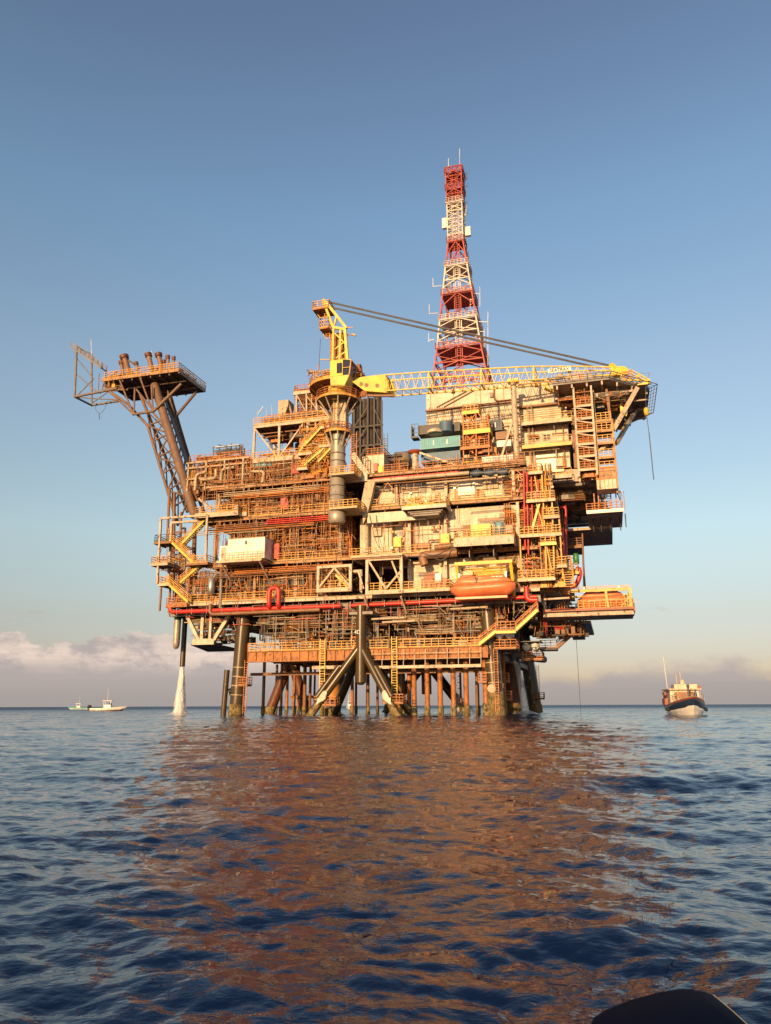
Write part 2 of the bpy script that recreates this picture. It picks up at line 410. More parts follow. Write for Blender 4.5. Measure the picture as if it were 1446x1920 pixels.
    def height(x, y):
        x = np.array([x]); y = np.array([y]); a = sample(t1, x, y)[0]; b_ = sample(t2, x*c-y*s_, x*s_+y*c)[0]; return float(a[0]+b_[0])
    return height
SEA_COL = (.003, .011, .044); WAVE = (.060, .135, .10)
sea_height = sea()
# ------------------------------------------------------------------ jacket and spider deck
ZW = -3.
jk = thing('steel_jacket', 'dark steel legs, slanted braces and thin conductor pipes carrying the platform out of the sea', 'jacket', (0, 0, 0))
def leg(p, q, r, m='leg_coating', growth=1.6, rings=True, r2=None, name='leg'):
    p, q = Vector(p), Vector(q); l = MB().tube(p, q, r, r2 or r, 24).build(name, m, jk)
    d = (q-p); a = p+d*((-.5-p.z)/d.z); b = p+d*((growth-p.z)/d.z)
    rg = []
    for k in range(6):                       # ragged crust of shells
        c = a.lerp(b, k/5); rr = (r2 or r)*0+r+.05*(1 if k < 5 else .15); rg.append([c+Vector((math.cos(t)*(rr+rnd.uniform(-.02, .09)), math.sin(t)*(rr+rnd.uniform(-.02, .09)), rnd.uniform(-.12, .12))) for t in np.linspace(0, 2*math.pi, 25)[:-1]])
    MB().loft(rg).build('marine_crust', 'marine_growth', l)
    if rings:
        for k in range(rings if isinstance(rings, int) and rings > 1 else 4):
            c = p+d*((3.0+1.35*k-p.z)/d.z); mb = MB(); mb.tube(c-d.normalized()*.06, c+d.normalized()*.06, r+.02, n=24); mb.build('band', 'pale_steel', l)
    return l
def ext(p, q, z): p, q = Vector(p), Vector(q); return p+(q-p)*((z-p.z)/(q.z-p.z))
# front row
a, b = A(443, 1337, 1), A(457, 1165, 1); leg(ext(a, b, ZW), ext(a, b, 16), 1.08)
a, b = A(931, 1337, .9), A(921, 1225, .9); L1 = leg(ext(a, b, ZW), ext(a, b, 15), 1.18, growth=3.0)
MB().tube(Vector(A(922, 1291, -.5)), Vector(A(922, 1291, -.2)), .58, n=24).build('marker_disc', 'cream_paint', L1)
VC = -2.7
u_ = A(909, 1300, -.6)[0]; leg((u_, .4, ZW), (u_, .4, 8), .42, 'rusty_girder', rings=False, growth=1.6, name='conductor_pipe')
c = A(677, 1200, VC); cx = c[0]; L2 = MB().tube((cx, VC, 4.5), (cx, VC, 15.2), .72, n=24).lathe((cx, VC, 4.15), [(.3, 0), (.72, .36)], 24).build('leg', 'leg_coating', jk)
MB().box(cx-1.6, cx+1.9, VC-.6, 1, 13.9, 14.3).build('cap_plate', 'grey_steel', L2)
text('4D', .75, 'white_paint', L2, (cx-.3, VC-.75, 11.4))
for (x, y, v1, zt) in ((586, 1335, VC-1.2, 9.6), (628, 1333, 2.5, 9.2), (742, 1335, VC-1.2, 9.4), (764, 1328, 2.5, 9.2)):
    f = A(x, y, v1); t = (cx, VC if v1 < 0 else VC+.3, zt); leg(ext(f, t, ZW), t, .56 if v1 < 0 else .62, rings=False, growth=1.7, name='brace')
    if v1 < 0:
        mid = Vector(t).lerp(Vector(f), .40); m2 = Vector(t).lerp(Vector(f), .86); off = Vector((-.25 if x < 677 else .25, -.3, .75)); MB().tube(mid+off, m2+off, .42, n=14).build('pile_sleeve', 'leg_coating', jk)
        off = Vector((0, -.56, 0)); e = Vector(t).lerp(Vector(f), .72); e2 = Vector(t).lerp(Vector(f), .9); rg = []
        for k in range(6):
            c_ = e.lerp(e2, k/5); rr_ = .35+.25*math.sin(k); rg.append([c_+off*.9+Vector((math.cos(t_)*rr_, -.1, math.sin(t_)*rr_+rnd.uniform(-.1, .1))) for t_ in np.linspace(0, 2*math.pi, 11)[:-1]])
        MB().loft(rg).build('shell_patch', 'cream_wall', jk)
# middle and back rows: A-frames of slanted braces
for (ux, vv, s) in ((UX(545, 5, 24), 24, 1.), (UX(800, 5, 46), 46, 1.25)):
    MB().tube((ux, vv, 3.5 if s > 1 else 8.5), (ux, vv, 16), 1.0, n=20).build('leg', 'rust_leg' if s == 1 else 'leg_coating', jk)
    for k in (-1, 1):
        t = (ux, vv, 10); f = (ux+k*(3.6 if s == 1 else 8.), vv-1, 0); leg(ext(f, t, ZW), t, .9, 'rust_leg' if s == 1 else 'leg_coating', rings=False, growth=1.2, name='brace')
for (x0, x1, v, r, m) in ((960, 963, 27, 1.35, 'rust_leg'), (988, 1004, 52, 1.35, 'leg_coating'), (640, 628, 50, 1.2, 'rust_leg')):
    a, b = (UX(x1, .5, v), v, .5), (UX(x0, 10.5, v), v, 10.5); leg(ext(a, b, ZW), ext(a, b, 16), r, m, rings=False)
# caisson pile beside the left leg
a = A(419, 1337, 1); b = A(426, 1256, 1); l = MB().tube(ext(a, b, ZW), b, .42, n=16).build('pile', 'leg_coating', jk)
MB().tube(Vector(A(429, 1298, .6)), Vector(A(447, 1292, 1.2)), .5, n=12).build('clamp', 'signal_black', jk)
# two thick rusty caissons
for (x, y0, y1, v, r) in ((742, 1205, 1334, 10, .95), (623, 1205, 1320, 12, 1.35)):
    u = UX(x, 5, v); leg((u, v, ZW if x > 700 else 2.4), (u, v, 10), r, 'orange_vessel', rings=False, growth=1.0, name='caisson')
# conductors
cond = [(494, 8, .26, 0), (527, 14, .22, 0), (552, 20, .3, 1), (560, 26, .22, 1), (571, 12, .3, 0), (582, 18, .25, 0), (590, 30, .2, 0), (604, 9, .3, 0), (660, 16, .28, 1), (668, 22, .22, 0), (690, 13, .3, 0), (708, 18, .22, 0),
        (768, 7, .34, 1), (777, 2, .36, 1), (801, 1, .36, 1), (826, 1, .38, 1), (850, 1, .36, 1), (875, 1, .38, 1), (896, 8, .3, 0), (864, 22, .18, 0), (757, 24, .3, 0), (611, 22, .4, 0), (636, 28, .3, 0), (724, 34, .35, 0), (910, 20, .35, 1), (946, 12, .25, 1), (518, 30, .25, 0), (538, 32, .3, 1)]
for x, v, r, k in cond:
    u = UX(x, 3, v); m = ['brown_steel', 'rusty_girder'][k]; c = MB().tube((u+rnd.uniform(-.15, .15), v, ZW), (u, v, 9), r, n=10).build('conductor_pipe', m, jk)
    MB().tube((u, v, -.5), (u, v, 1.3), r+.07, n=10).build('marine_crust', 'marine_growth', c)
for (z, v, x0, x1) in ((2.9, 22, 545, 612), (2.9, 30, 548, 640), (6.2, 6, 470, 905)):
    MB().bar((UX(x0, z, v), v, z), (UX(x1, z, v), v, z), .45).build('horizontal_brace', 'brown_steel', jk)
# spider deck
ZS = 9.2
sp = thing('walkway_deck', 'long rusty orange girder deck with yellow handrail just above the legs', 'deck', (-2, 0, ZS))
u0, u1 = UX(465, 8.5, -1.2), UX(915, 8.5, -1.2)
b = MB(); b.box(u0, u1, -1.2, -.9, 7.75, 9.15); b.box(u0, u1, -1.45, -.65, 9.15, 9.25); b.box(u0, u1, -1.4, -.7, 7.65, 7.75)
n = 26
for i in range(n+1): u = u0+(u1-u0)*i/n; b.box(u-.03, u+.03, -1.4, -1.2, 7.75, 9.15)
b.build('girder', 'rusty_girder', sp)
b = MB()
for v in (8, 20, 34, 48): b.box(u0, u1, v, v+.4, 7.9, 9.1)
for i in range(12): u = u0+(u1-u0)*i/11; b.box(u-.15, u+.15, -.9, 50, 8.1, 8.9)
b.build('cross_beam', 'brown_steel', sp)
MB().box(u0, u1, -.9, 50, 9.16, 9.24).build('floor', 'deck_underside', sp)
xs = [(466, 560), (564, 600), (618, 664), (683, 728), (743, 905)]
for xa, xb in xs: MB().rail([(UX(xa, 9.3, -1.4), -1.4, 9.25), (UX(xb, 9.3, -1.4), -1.4, 9.25)], step=1.0, t=.075, mid=2).build('handrail', 'rail_yellow', sp)
MB().rail([(u0, -1.4, 9.25), (u0, 3, 9.25)], t=.07).build('handrail', 'red_paint', sp)
for x in (600, 735): 
    c = UX(x, 6, -1.7); MB().ladder((c, -1.75, 1.2), (c, -1.75, 10.8), .75, t=.09, cage=True).build('ladder', 'crane_yellow', sp)
# lower white walkway hung under the girder
u2, u3 = UX(696, 6.6, -2.2), UX(902, 6.6, -2.2)
wk = thing('hanging_walkway', 'long pale walkway beam hung below the orange girder between the legs', 'walkway', ((u2+u3)/2, -2, 6.5))
MB().box(u2, u3, -2.2, -1.5, 6.35, 6.75).build('beam', 'cream_paint', wk)
b = MB()
for i in range(11): u = u2+(u3-u2)*i/10; b.bar((u, -2.1, 6.7), (u, -1.7, 9.0), .09)
b.bar((u2, -2.1, 8.4), (u3, -2.1, 8.4), .08); b.bar((u2, -2.1, 7.6), (u3, -2.1, 7.6), .06); b.build('hanger', 'pale_steel', wk)
MB().bar((UX(586, 6.4, -1.5), -1.5, 6.7), (UX(646, 6.4, -1.5), -1.5, 6.7), .45).build('stub_beam', 'cream_paint', wk)
# small landing platforms at the legs
def landing(x, y, v, w, d, label, m='rail_orange', box=True, lad=None, n='access_platform'):
    p = A(x, y, v); t = thing(n, label, 'platform', p)
    b = MB(); b.box(p[0]-w/2, p[0]+w/2, v-d/2, v+d/2, p[2]-.15, p[2]); b.build('floor', 'brown_steel', t)
    q = [(p[0]-w/2, v-d/2, p[2]), (p[0]+w/2, v-d/2, p[2]), (p[0]+w/2, v+d/2, p[2]), (p[0]-w/2, v+d/2, p[2])]
    MB().rail(q, step=.8, t=.08, loop=True).build('handrail', m, t)
    if lad: MB().ladder((p[0]+lad[0], v-d/2-.1, lad[1]), (p[0]+lad[0], v-d/2-.1, lad[2]), .5, t=.08).build('ladder', m, t)
    return t
landing(459, 1285, -.2, 1.5, 1.6, 'small orange caged landing on the left front leg', lad=(.3, .2, 8))
landing(613, 1322, -3, 3.2, 1.6, 'low caged landing at the foot of the left slanted brace', 'rail_orange')
landing(740, 1318, -3.2, 2.8, 1.6, 'low caged landing beside the marine crust of the right slanted brace', 'rail_orange')
landing(906, 1279, 0, 1.2, 1.4, 'small orange cage on the left side of the right front leg')
landing(953, 1312, 6, 1.0, 1.4, 'low orange cage just right of the right front leg', lad=(-.7, .2, 10))
landing(948, 1278, 6, 1.0, 1.4, 'upper orange cage just right of the right front leg')
landing(1012, 1310, 50, 1.8, 2, 'low cage on the dark far right leg', lad=(-.3, .2, 9))
landing(984, 1288, 50, 1.6, 2, 'black cage on the left of the dark far right leg', 'charcoal_paint')
# platforms with twin white drums
for (x, y, v, lb) in ((951, 1217, 1.6, 'orange railed platform with two white float drums beside the right front leg'), (1000, 1238, 12, 'lower orange railed platform with two white float drums at the far right leg')):
    t = landing(x, y, v, 3.0, 4.0, lb, lad=(-1.6, .5, A(x, y, v)[2]) if x < 960 else None, n='drum_platform')
    p = A(x, y, v)
    for k in (-.75, .55):
        d = MB().lathe((p[0]+k, v-1.9, p[2]+1.85), [(.05, -.1), (.45, -.06), (.58, .1), (.6, 1.6), (.5, 1.8)], 18, 'v').build('float_drum', 'white_paint', t)
    MB().box(p[0]-1.5, p[0]+1.5, v-2.1, v+2.1, p[2]+2.6, p[2]+2.72).build('canopy', 'charcoal_paint', t)
# discharge pipes and water
def jet(name, label, pts, rad, seed, m):
    rr = random.Random(seed); P = [Vector(p) for p in pts]; t = MB(); rings = []
    for i, (p, r) in enumerate(zip(P, rad)):
        rings.append([p+Vector((math.cos(a)*r*(1+rr.uniform(-.2, .2)), math.sin(a)*r*(1+rr.uniform(-.2, .2)), 0)) for a in np.linspace(0, 2*math.pi, 33)[:-1]])
    t.loft(rings, caps=False); o = t.build(name, m); 
    return tag(o, label, 'water jet')
def water_mat(name, alpha, ns):
    m = bpy.data.materials.new(name); m.use_nodes = True; nt = m.node_tree; N = nt.nodes; L = nt.links; b = N['Principled BSDF']; b.inputs['Base Color'].default_value = (.85, .85, .85, 1); b.inputs['Roughness'].default_value = .6
    b.inputs['Subsurface Weight'].default_value = 0
    tc = N.new('ShaderNodeTexCoord'); mp = N.new('ShaderNodeMapping'); mp.inputs['Scale'].default_value = (1, 1, .14); L.new(tc.outputs['Object'], mp.inputs[0])
    t = N.new('ShaderNodeTexNoise'); t.inputs['Scale'].default_value = ns; t.inputs['Detail'].default_value = 5; L.new(mp.outputs[0], t.inputs[0])
    r = N.new('ShaderNodeMapRange'); r.inputs[1].default_value = .3; r.inputs[2].default_value = .62; r.inputs[3].default_value = alpha; r.inputs[4].default_value = min(1, alpha+.55); L.new(t.outputs[0], r.inputs[0]); L.new(r.outputs[0], b.inputs['Alpha'])
    bp = N.new('ShaderNodeBump'); bp.inputs['Strength'].default_value = .5; bp.inputs['Distance'].default_value = .1; L.new(t.outputs[0], bp.inputs['Height']); L.new(bp.outputs[0], b.inputs['Normal']); return m
WM = water_mat('falling_water', .25, 9.); WS = water_mat('thin_spray', .0, 3.)
c = A(342, 1250, 4); zb = c[2]
jet('water_jet', 'tall white water jet falling from the pipe under the left corner into the sea', [(c[0], 4, zb*(1-i/40)-.1) for i in range(41)], [.34+.46*(i/40)**1.15 for i in range(41)], 1, WM)
jet('water_jet', 'foam ring where the white jet hits the sea', [(c[0], 4, .7), (c[0], 4, .45), (c[0], 4, .3), (c[0], 4, .16), (c[0], 4, -.1)], [.85, 1.1, 1.4, 1.9, 2.8], 2, WS)
jet('water_jet', 'thin mist hanging round the tall white jet at the left corner', [(c[0], 4, zb*(1-i/12)) for i in range(2, 13)], [.42+.62*(i/12)**1.3 for i in range(2, 13)], 6, WS)
dp = thing('discharge_pipe', 'olive vertical pipe under the left corner pouring the white jet', 'pipe', (c[0], 4, zb))
MB().tube((c[0], 4, zb), (c[0], 4, 15.5), .42, n=16).build('pipe', 'leg_coating', dp)
c = A(330, 1217, 2); tk = thing('hanging_tank', 'slim olive cylinder with rounded foot hanging under the left corner', 'tank', c)
MB().lathe((c[0], 2, c[2]), [(.05, 0), (.3, .1), (.5, .45), (.55, 1.), (.55, 4.6)], 20).build('shell', 'pedestal_steel', tk); MB().lathe((c[0], 2, c[2]+4.6), [(.57, 0), (.57, .5)], 20).build('collar', 'green_paint', tk)
p0 = A(963, 1238, 22)
P = []
for i in range(15): f = i/14; P.append((p0[0]+1.6*f, 22-.5*f, p0[2]*(1-f*f)-.05))
jet('water_jet', 'slanting stream of white water pouring between the right legs', P, [.3+.28*i/14 for i in range(15)], 3, WM)
jet('water_jet', 'white foam where the slanting stream meets the sea between the right legs', [(p0[0]+1.6, 21.5, .5), (p0[0]+1.6, 21.5, .3), (p0[0]+1.6, 21.5, -.1)], [.6, 1.3, 2.4], 9, WM)
dp = thing('discharge_pipe', 'thick dark horizontal pipe whose mouth pours the slanting stream', 'pipe', p0)
MB().path([(p0[0]-.1, 21.9, p0[2]-.1), (p0[0]-.2, 22.2, p0[2]+1.0), (p0[0]+3.6, 25, p0[2]+.3), (p0[0]+4.6, 27, p0[2]+.3)], .55, 14).build('pipe', 'grey_steel', dp)
c = A(852, 1298, 30); jet('water_jet', 'thin misty spray behind the orange conductor pipes', [(c[0]+.25*i, 30, c[2]*(1-i/8)) for i in range(9)], [.5+.17*i for i in range(9)], 4, WS)
p = A(856, 1240, 40); lt = thing('lattice_ladder', 'pale lattice ladder hanging behind the conductor pipes', 'ladder', (p[0], 40, 0))
b = MB()
for k in (-.5, .5):
    for j in (0, 1): b.bar((p[0]+k, 40+j, 1), (p[0]+k, 40+j, 9), .09)
b.lattice((p[0]-.5, 40, 1), (p[0]-.5, 40, 9), (p[0]+.5, 40, 1), (p[0]+.5, 40, 9), 14, .06); b.build('frame', 'pale_steel', lt)
# ------------------------------------------------------------------ process decks
Z1, Z2, Z3, Z4, Z5, Z6 = 17., 22.8, 30.2, 35.5, 40.3, 46.3
UE = 24.0
def deck(z, u0, u1, v0, v1, name, label, gm='cream_paint', gh=.8, cols=True, zlow=None):
    t = thing(name, label, 'deck', ((u0+u1)/2, v0, z))
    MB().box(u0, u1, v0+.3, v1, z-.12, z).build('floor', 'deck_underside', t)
    b = MB()
    for v in (v0,): b.box(u0, u1, v, v+.12, z-gh, z); b.box(u0, u1, v-.16, v+.3, z-gh-.06, z-gh); b.box(u0, u1, v-.17, v+.29, z+.002, z+.06)
    n = int((u1-u0)/1.6)
    for i in range(n+1): u = u0+(u1-u0)*i/n; b.box(u-.03, u+.03, v0-.14, v0, z-gh, z)
    b.build('edge_girder', gm, t)
    b = MB(); b.box(u1-.12, u1, v0+.3, v1, z-gh, z-.121); b.box(u0, u0+.12, v0+.3, v1, z-gh, z-.121); b.build('side_girder', gm, t)
    b = MB(); n = int((u1-u0)/2.8)
    for i in range(1, n): u = u0+(u1-u0)*i/n; b.box(u-.1, u+.1, v0+.31, v1-.1, z-gh*.8, z-.122)
    for v in np.arange(v0+4, v1, 5): b.box(u0+.13, u1-.13, v, v+.15, z-gh*.95, z-.123)
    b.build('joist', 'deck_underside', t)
    return t
def rails(t, segs, z, v, m='rail_yellow', **k):
    for xa, xb in segs: MB().rail([(UX(xa, z, v), v, z+.06), (UX(xb, z, v), v, z+.06)], **k).build('handrail', m, t)
PIPEM = ['brown_steel', 'rusty_girder', 'pale_steel', 'rail_orange', 'duct_brown', 'grey_steel', 'girder_tan', 'rail_yellow']
def clutter(t, u0, u1, v0, v1, z0, z1, n, seed, mats=None, wts=None, big=10, vessels=2):
    "dense pipework, cable trays, valves and small equipment of a process bay"
    r = random.Random(seed); mats = mats or PIPEM; wts = wts or [4, 3, 1.6, 4, 2, 1, 2, 1.5]
    B = {m: MB() for m in mats}
    def pick(): return r.choices(mats, wts)[0]
    H = z1-z0; nb = 0
    for i in range(n):
        k = r.random(); m = pick(); b = B[m]; v = v0+(v1-v0)*r.random()**1.5; u = r.uniform(u0, u1)
        if k < .24:      # horizontal run, sometimes a bundle
            L = r.uniform(2, 9); a, c = max(u0, u-L/2), min(u1, u+L/2); z = r.uniform(z0+.5, z1-.1); rr = r.choice([.035, .04, .05, .06, .08, .13])
            for j in range(r.choice([1, 1, 2, 3, 4]) if rr < .09 else 1): b.tube((a, v, z-j*rr*3.2), (c, v, z-j*rr*3.2), rr, n=6, cap=False)
        elif k < .46:    # risers
            a, c = sorted((r.uniform(z0, z1), r.uniform(z0, z1))); 
            if r.random() < .5: a = z0
            if r.random() < .5: c = z1
            rr = r.choice([.03, .035, .045, .06, .1])
            for j in range(r.choice([1, 1, 2, 3])): b.tube((u+j*rr*3.4, v, a), (u+j*rr*3.4, v, c), rr, n=6, cap=False)
        elif k < .62 :   # piping with elbows
            p = [(u, v, z0+r.random()*H)]; ax = r.choice('uz'); 
            for _ in range(r.choice([2, 3, 4])):
                q = list(p[-1])
                if ax == 'u': q[0] = min(u1, max(u0, q[0]+r.uniform(-4, 4)))
                elif ax == 'z': q[2] = min(z1, max(z0, q[2]+r.choice([-1, 1])*r.uniform(.6, 2.5)))
                else: q[1] = min(v1, max(v0, q[1]+r.uniform(-2, 2)))
                p.append(tuple(q)); ax = r.choice({'u': 'zv', 'z': 'uv', 'v': 'uz'}[ax])
            rr = r.choice([.06, .09, .12, .16, .2]); 
            if rr >= .16 and nb < big: nb += 1; MB().path(p, rr, 8).build('pipe', m, t)
            else: b.path(p, rr, 6)
        elif k < .72:    # scaffold / structural bits
            z = r.uniform(z0+.5, z1); b.bar((u, v, z), (u+r.uniform(-1.6, 1.6), v, max(z0, z-r.uniform(.8, 2.4))), .07)
        elif k < .80:    # valves with hand wheels
            z = r.uniform(z0+.3, z0+H*.8); s = r.uniform(.14, .3); b.lathe((u, v, z), [(s*.6, 0), (s, .05), (s, .12), (s*.4, .2), (s*.4, .5), (s*.9, .55), (s*.9, .6)], 8); b.tube((u-s*1.6, v, z+.1), (u+s*1.6, v, z+.1), s*.55, n=6)
        elif k < .90:    # skids and boxes on the floor
            w, d, h = r.uniform(.3, 1.5), r.uniform(.3, 1.), r.uniform(.3, 1.4); b.box(u, u+w, v, v+d, z0+.1, z0+.1+h)
            b.box(u-.05, u+w+.05, v-.05, v+d+.05, z0, z0+.1); b.tube((u+w/2, v+d/2, z0+h), (u+w/2, v+d/2, z0+h+r.uniform(.3, .9)), .06, n=6)
        elif k < .96:    # cable tray
            z = r.uniform(z0+H*.45, z1-.1); L = r.uniform(2, 7); a, c = max(u0, u-L/2), min(u1, u+L/2); b.box(a, c, v, v+.4, z, z+.05); b.box(a, c, v-.02, v, z-.03, z+.1)
        else:
            w = r.uniform(.12, .5); z = r.uniform(z0+.8, z1-.5); b.box(u, u+w, v-.1, v+.15, z, z+w*r.uniform(.6, 1.6))
    for m, b in B.items():
        if b.f: tag(b.build('small_pipework', m, t), kind='stuff')
    for _ in range(vessels):
        u = r.uniform(u0+1, u1-2); v = r.uniform(v0+1, v1); s = r.uniform(.35, .7); m = r.choice(['orange_vessel', 'pale_steel', 'cream_paint', 'duct_brown'])
        if r.random() < .5: MB().lathe((u, v, z0+.5), [(.05, 0), (s*.8, .1), (s, .35), (s, H*.5), (s*.8, H*.5+.25), (.1, H*.5+.35)], 14).build('vessel', m, t)
        else: MB().lathe((u, v, z0+s+.5), [(.05, 0), (s*.8, .1), (s, .35), (s, 2.6), (s*.8, 2.85), (.1, 2.95)], 14, 'u').build('vessel', m, t)
def columns(t, us, v, z0, z1, w=.45, m='cream_paint'):
    for u in us: MB().box(u-w/2, u+w/2, v, v+w, z0, z1).build('column', m, t)
# --- cellar level: between spider deck and the main box
ce = deck(16.0, -33.6, UE, 0, 56, 'cellar_deck', 'dark lowest deck of the platform box, with its cream edge girder above the red pipe', 'grey_steel', .9)
for seed, (a, b_) in enumerate(((-18, -8), (-8, 2), (2, 12), (12, 19))):
    clutter(sp, a, b_, .2, 7, 9.4, 15, 130, 100+seed, ['brown_steel', 'grey_steel', 'pale_steel', 'rusty_girder', 'rail_orange', 'dark_steel'], [4, 4, 4, 2, 2, 3], 6, 1)
    clutter(sp, a, b_, 12, 30, 9.4, 15.2, 80, 140+seed, ['brown_steel', 'grey_steel', 'dark_steel', 'rusty_girder', 'rail_orange'], [4, 4, 4, 2, 2], 4, 1)
clutter(ce, -32, 23, 1, 10, 13.2, 15.3, 200, 150, ['brown_steel', 'grey_steel', 'pale_steel', 'red_paint', 'dark_steel'], [4, 4, 3, 1, 3], 14, 0)
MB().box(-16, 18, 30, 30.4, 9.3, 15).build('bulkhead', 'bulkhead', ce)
# left hanging module under the corner
hm = thing('hanging_module', 'cream triangular frame hung under the left corner of the platform', 'frame', (-29, 1, 12))
p = [A(348, 1166, 1), A(372, 1198, 1), A(400, 1210, 1), A(440, 1165, 1)]
bt = A(372, 1203, 1)[2]; ua, ub = A(362, 1203, 1)[0], A(402, 1203, 1)[0]
b = MB(); b.box(ua, ub, .8, 1.3, bt-.5, bt+.4); b.bar((A(352, 1170, 1)[0], 1, 15), (ua+1, 1, bt+.3), .5); b.bar((ub, 1, bt+.2), (A(432, 1160, 1)[0], 1, 15.3), .55); b.box(ua+1.2, ua+1.7, .9, 1.3, bt, 15.1); b.box(ub-1., ub-.6, .9, 1.3, bt, 15.1)
b.build('frame', 'cream_wall', hm)
MB().slab([(ua-.6, 1.4), (ub, 1.4), (UX(460, bt, 16), 16), (UX(390, bt, 16), 16)], bt-.5, bt-.35).build('floor', 'deck_underside', hm)
clutter(hm, ua-1.5, ub+4, 1.6, 8, bt, 15, 90, 160, ['brown_steel', 'dark_steel', 'grey_steel', 'pale_steel'], [3, 3, 3, 2], 5, 0)
# --- four box levels
d1 = deck(Z1, -33.4, UE, -.6, 56, 'main_deck', 'first full deck, with long yellow handrail and cream girder above the red pipe', 'cream_paint', .45)
d2 = deck(Z2, -27.0, UE, -.6, 56, 'process_deck', 'second deck of the box, crowded with pipes behind its handrail', 'girder_tan', .38)
d3 = deck(Z3, -28.6, UE, -.3, 56, 'upper_process_deck', 'third deck of the box, below the horizontal pipe racks', 'girder_tan', .4)
d4 = deck(Z4, -27.5, 22.9, -.3, 56, 'weather_deck', 'top deck of the box, carrying the containers and the pipe racks', 'girder_tan', .42)
rails(d1, [(335, 395), (398, 500), (527, 596)], Z1, -.6, step=1.1)
rails(d2, [(452, 512), (520, 640), (655, 745), (752, 845)], Z2, -.6, step=1.1)
rails(d3, [(466, 528), (532, 560), (566, 620), (692, 748), (842, 960)], Z3, -.35, step=1.1)
rails(d4, [(652, 690), (720, 765), (785, 868), (876, 945), (950, 984)], Z4, -.35, 'rail_orange', step=1.1)
# dark core so that one does not look right through the box
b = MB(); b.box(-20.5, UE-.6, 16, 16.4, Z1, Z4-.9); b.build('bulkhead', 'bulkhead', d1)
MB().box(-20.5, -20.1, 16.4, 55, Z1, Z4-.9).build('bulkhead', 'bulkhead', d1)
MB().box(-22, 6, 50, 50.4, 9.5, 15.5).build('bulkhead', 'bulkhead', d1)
for t, za, zb in ((d1, Z1, Z2-.6), (d2, Z2, Z3-.7), (d3, Z3, Z4-.8)):
    columns(t, (-26.5 if t is not d1 else -30, -19.5, -12.6, -5.6), .6, za, zb, .5, 'pale_steel')
    columns(t, (-22, -10, 2, 14), 9, za, zb, .5, 'pale_steel')
# clutter of the left half
sd_ = 1
for t, za, zb, ul in ((d1, Z1, Z2-.6, -31), (d2, Z2, Z3-.7, -25), (d3, Z3, Z4-.8, -26)):
    us = np.linspace(ul, -4, 5)
    for a, b_ in zip(us, us[1:]):
        clutter(t, a, b_, .3, 6, za, zb, 150, 200+sd_, vessels=1, big=5); clutter(t, a, b_, 5, 14, za, zb, 60, 300+sd_, vessels=1, big=2); sd_ += 1
for t, za, zb in ((d1, Z1, Z2-.6), (d2, Z2, Z3-.7), (d3, Z3, Z4-.8)):
    clutter(t, 19.5, UE+.2, .2, 5, za, zb, 90, 400+sd_, ['brown_steel', 'rail_orange', 'pale_steel', 'red_paint', 'rail_yellow'], [3, 3, 2, 1, 2], vessels=0); sd_ += 1
# light scaffolding and thin lines standing in front of the deck edges
def scaffold(t, x0, x1, z0, z1, v, n, seed, mats=('rail_orange', 'brown_steel', 'girder_tan'), name='scaffolding'):
    r = random.Random(seed); B = [MB() for _ in mats]; a, c = UX(x0, (z0+z1)/2, v), UX(x1, (z0+z1)/2, v)
    for i in range(n):
        b = r.choice(B); u = r.uniform(a, c); w = v+r.uniform(-.25, .5); k = r.random()
        if k < .5: h = r.uniform(1.5, z1-z0); z = r.uniform(z0, z1-h*.6); b.bar((u, w, z), (u+r.uniform(-.05, .05), w, min(z1+.5, z+h)), r.uniform(.045, .085))
        elif k < .86: L = r.uniform(1.2, 6); z = r.uniform(z0, z1); b.bar((u, w, z), (min(c, u+L), w, z+r.uniform(-.03, .03)), r.uniform(.045, .085))
        else: b.bar((u, w, r.uniform(z0, z1)), (u+r.uniform(-2, 2), w, r.uniform(z0, z1)), .06)
    for b, m in zip(B, mats):
        if b.f: tag(b.build(name, m, t), kind='stuff')
scaffold(d1, 345, 640, Z1, Z2, -.5, 150, 31); scaffold(d2, 400, 650, Z2, Z3, -.5, 170, 32); scaffold(d3, 380, 640, Z3, Z4, -.3, 160, 33); scaffold(d4, 365, 640, Z4-.6, Z4+4, -.3, 150, 34)
scaffold(ce, 350, 1000, 13.2, 17, -.6, 130, 35, ('brown_steel', 'grey_steel', 'red_paint')); scaffold(sp, 480, 900, 9.2, 15, -.4, 120, 36, ('brown_steel', 'grey_steel', 'pale_steel'))
scaffold(d1, 650, 985, Z1, Z2, -.4, 18, 37); scaffold(d2, 650, 985, Z2, Z3, -.3, 22, 38); scaffold(d3, 690, 985, Z3, Z4, -.2, 22, 39); scaffold(d4, 700, 985, Z4-1.5, Z4+1.2, -.4, 40, 40)
# orange insulated vessels behind the third deck rail, pink row of heat exchangers
for i, x in enumerate((548, 562, 576, 590, 604)):
    u = UX(x, 31, 3); MB().lathe((u, 3, Z3+.5), [(.1, 0), (.6, .1), (.62, .3), (.62, 3.1), (.5, 3.4), (.1, 3.5)], 16).build('insulated_vessel', 'orange_vessel', d3)
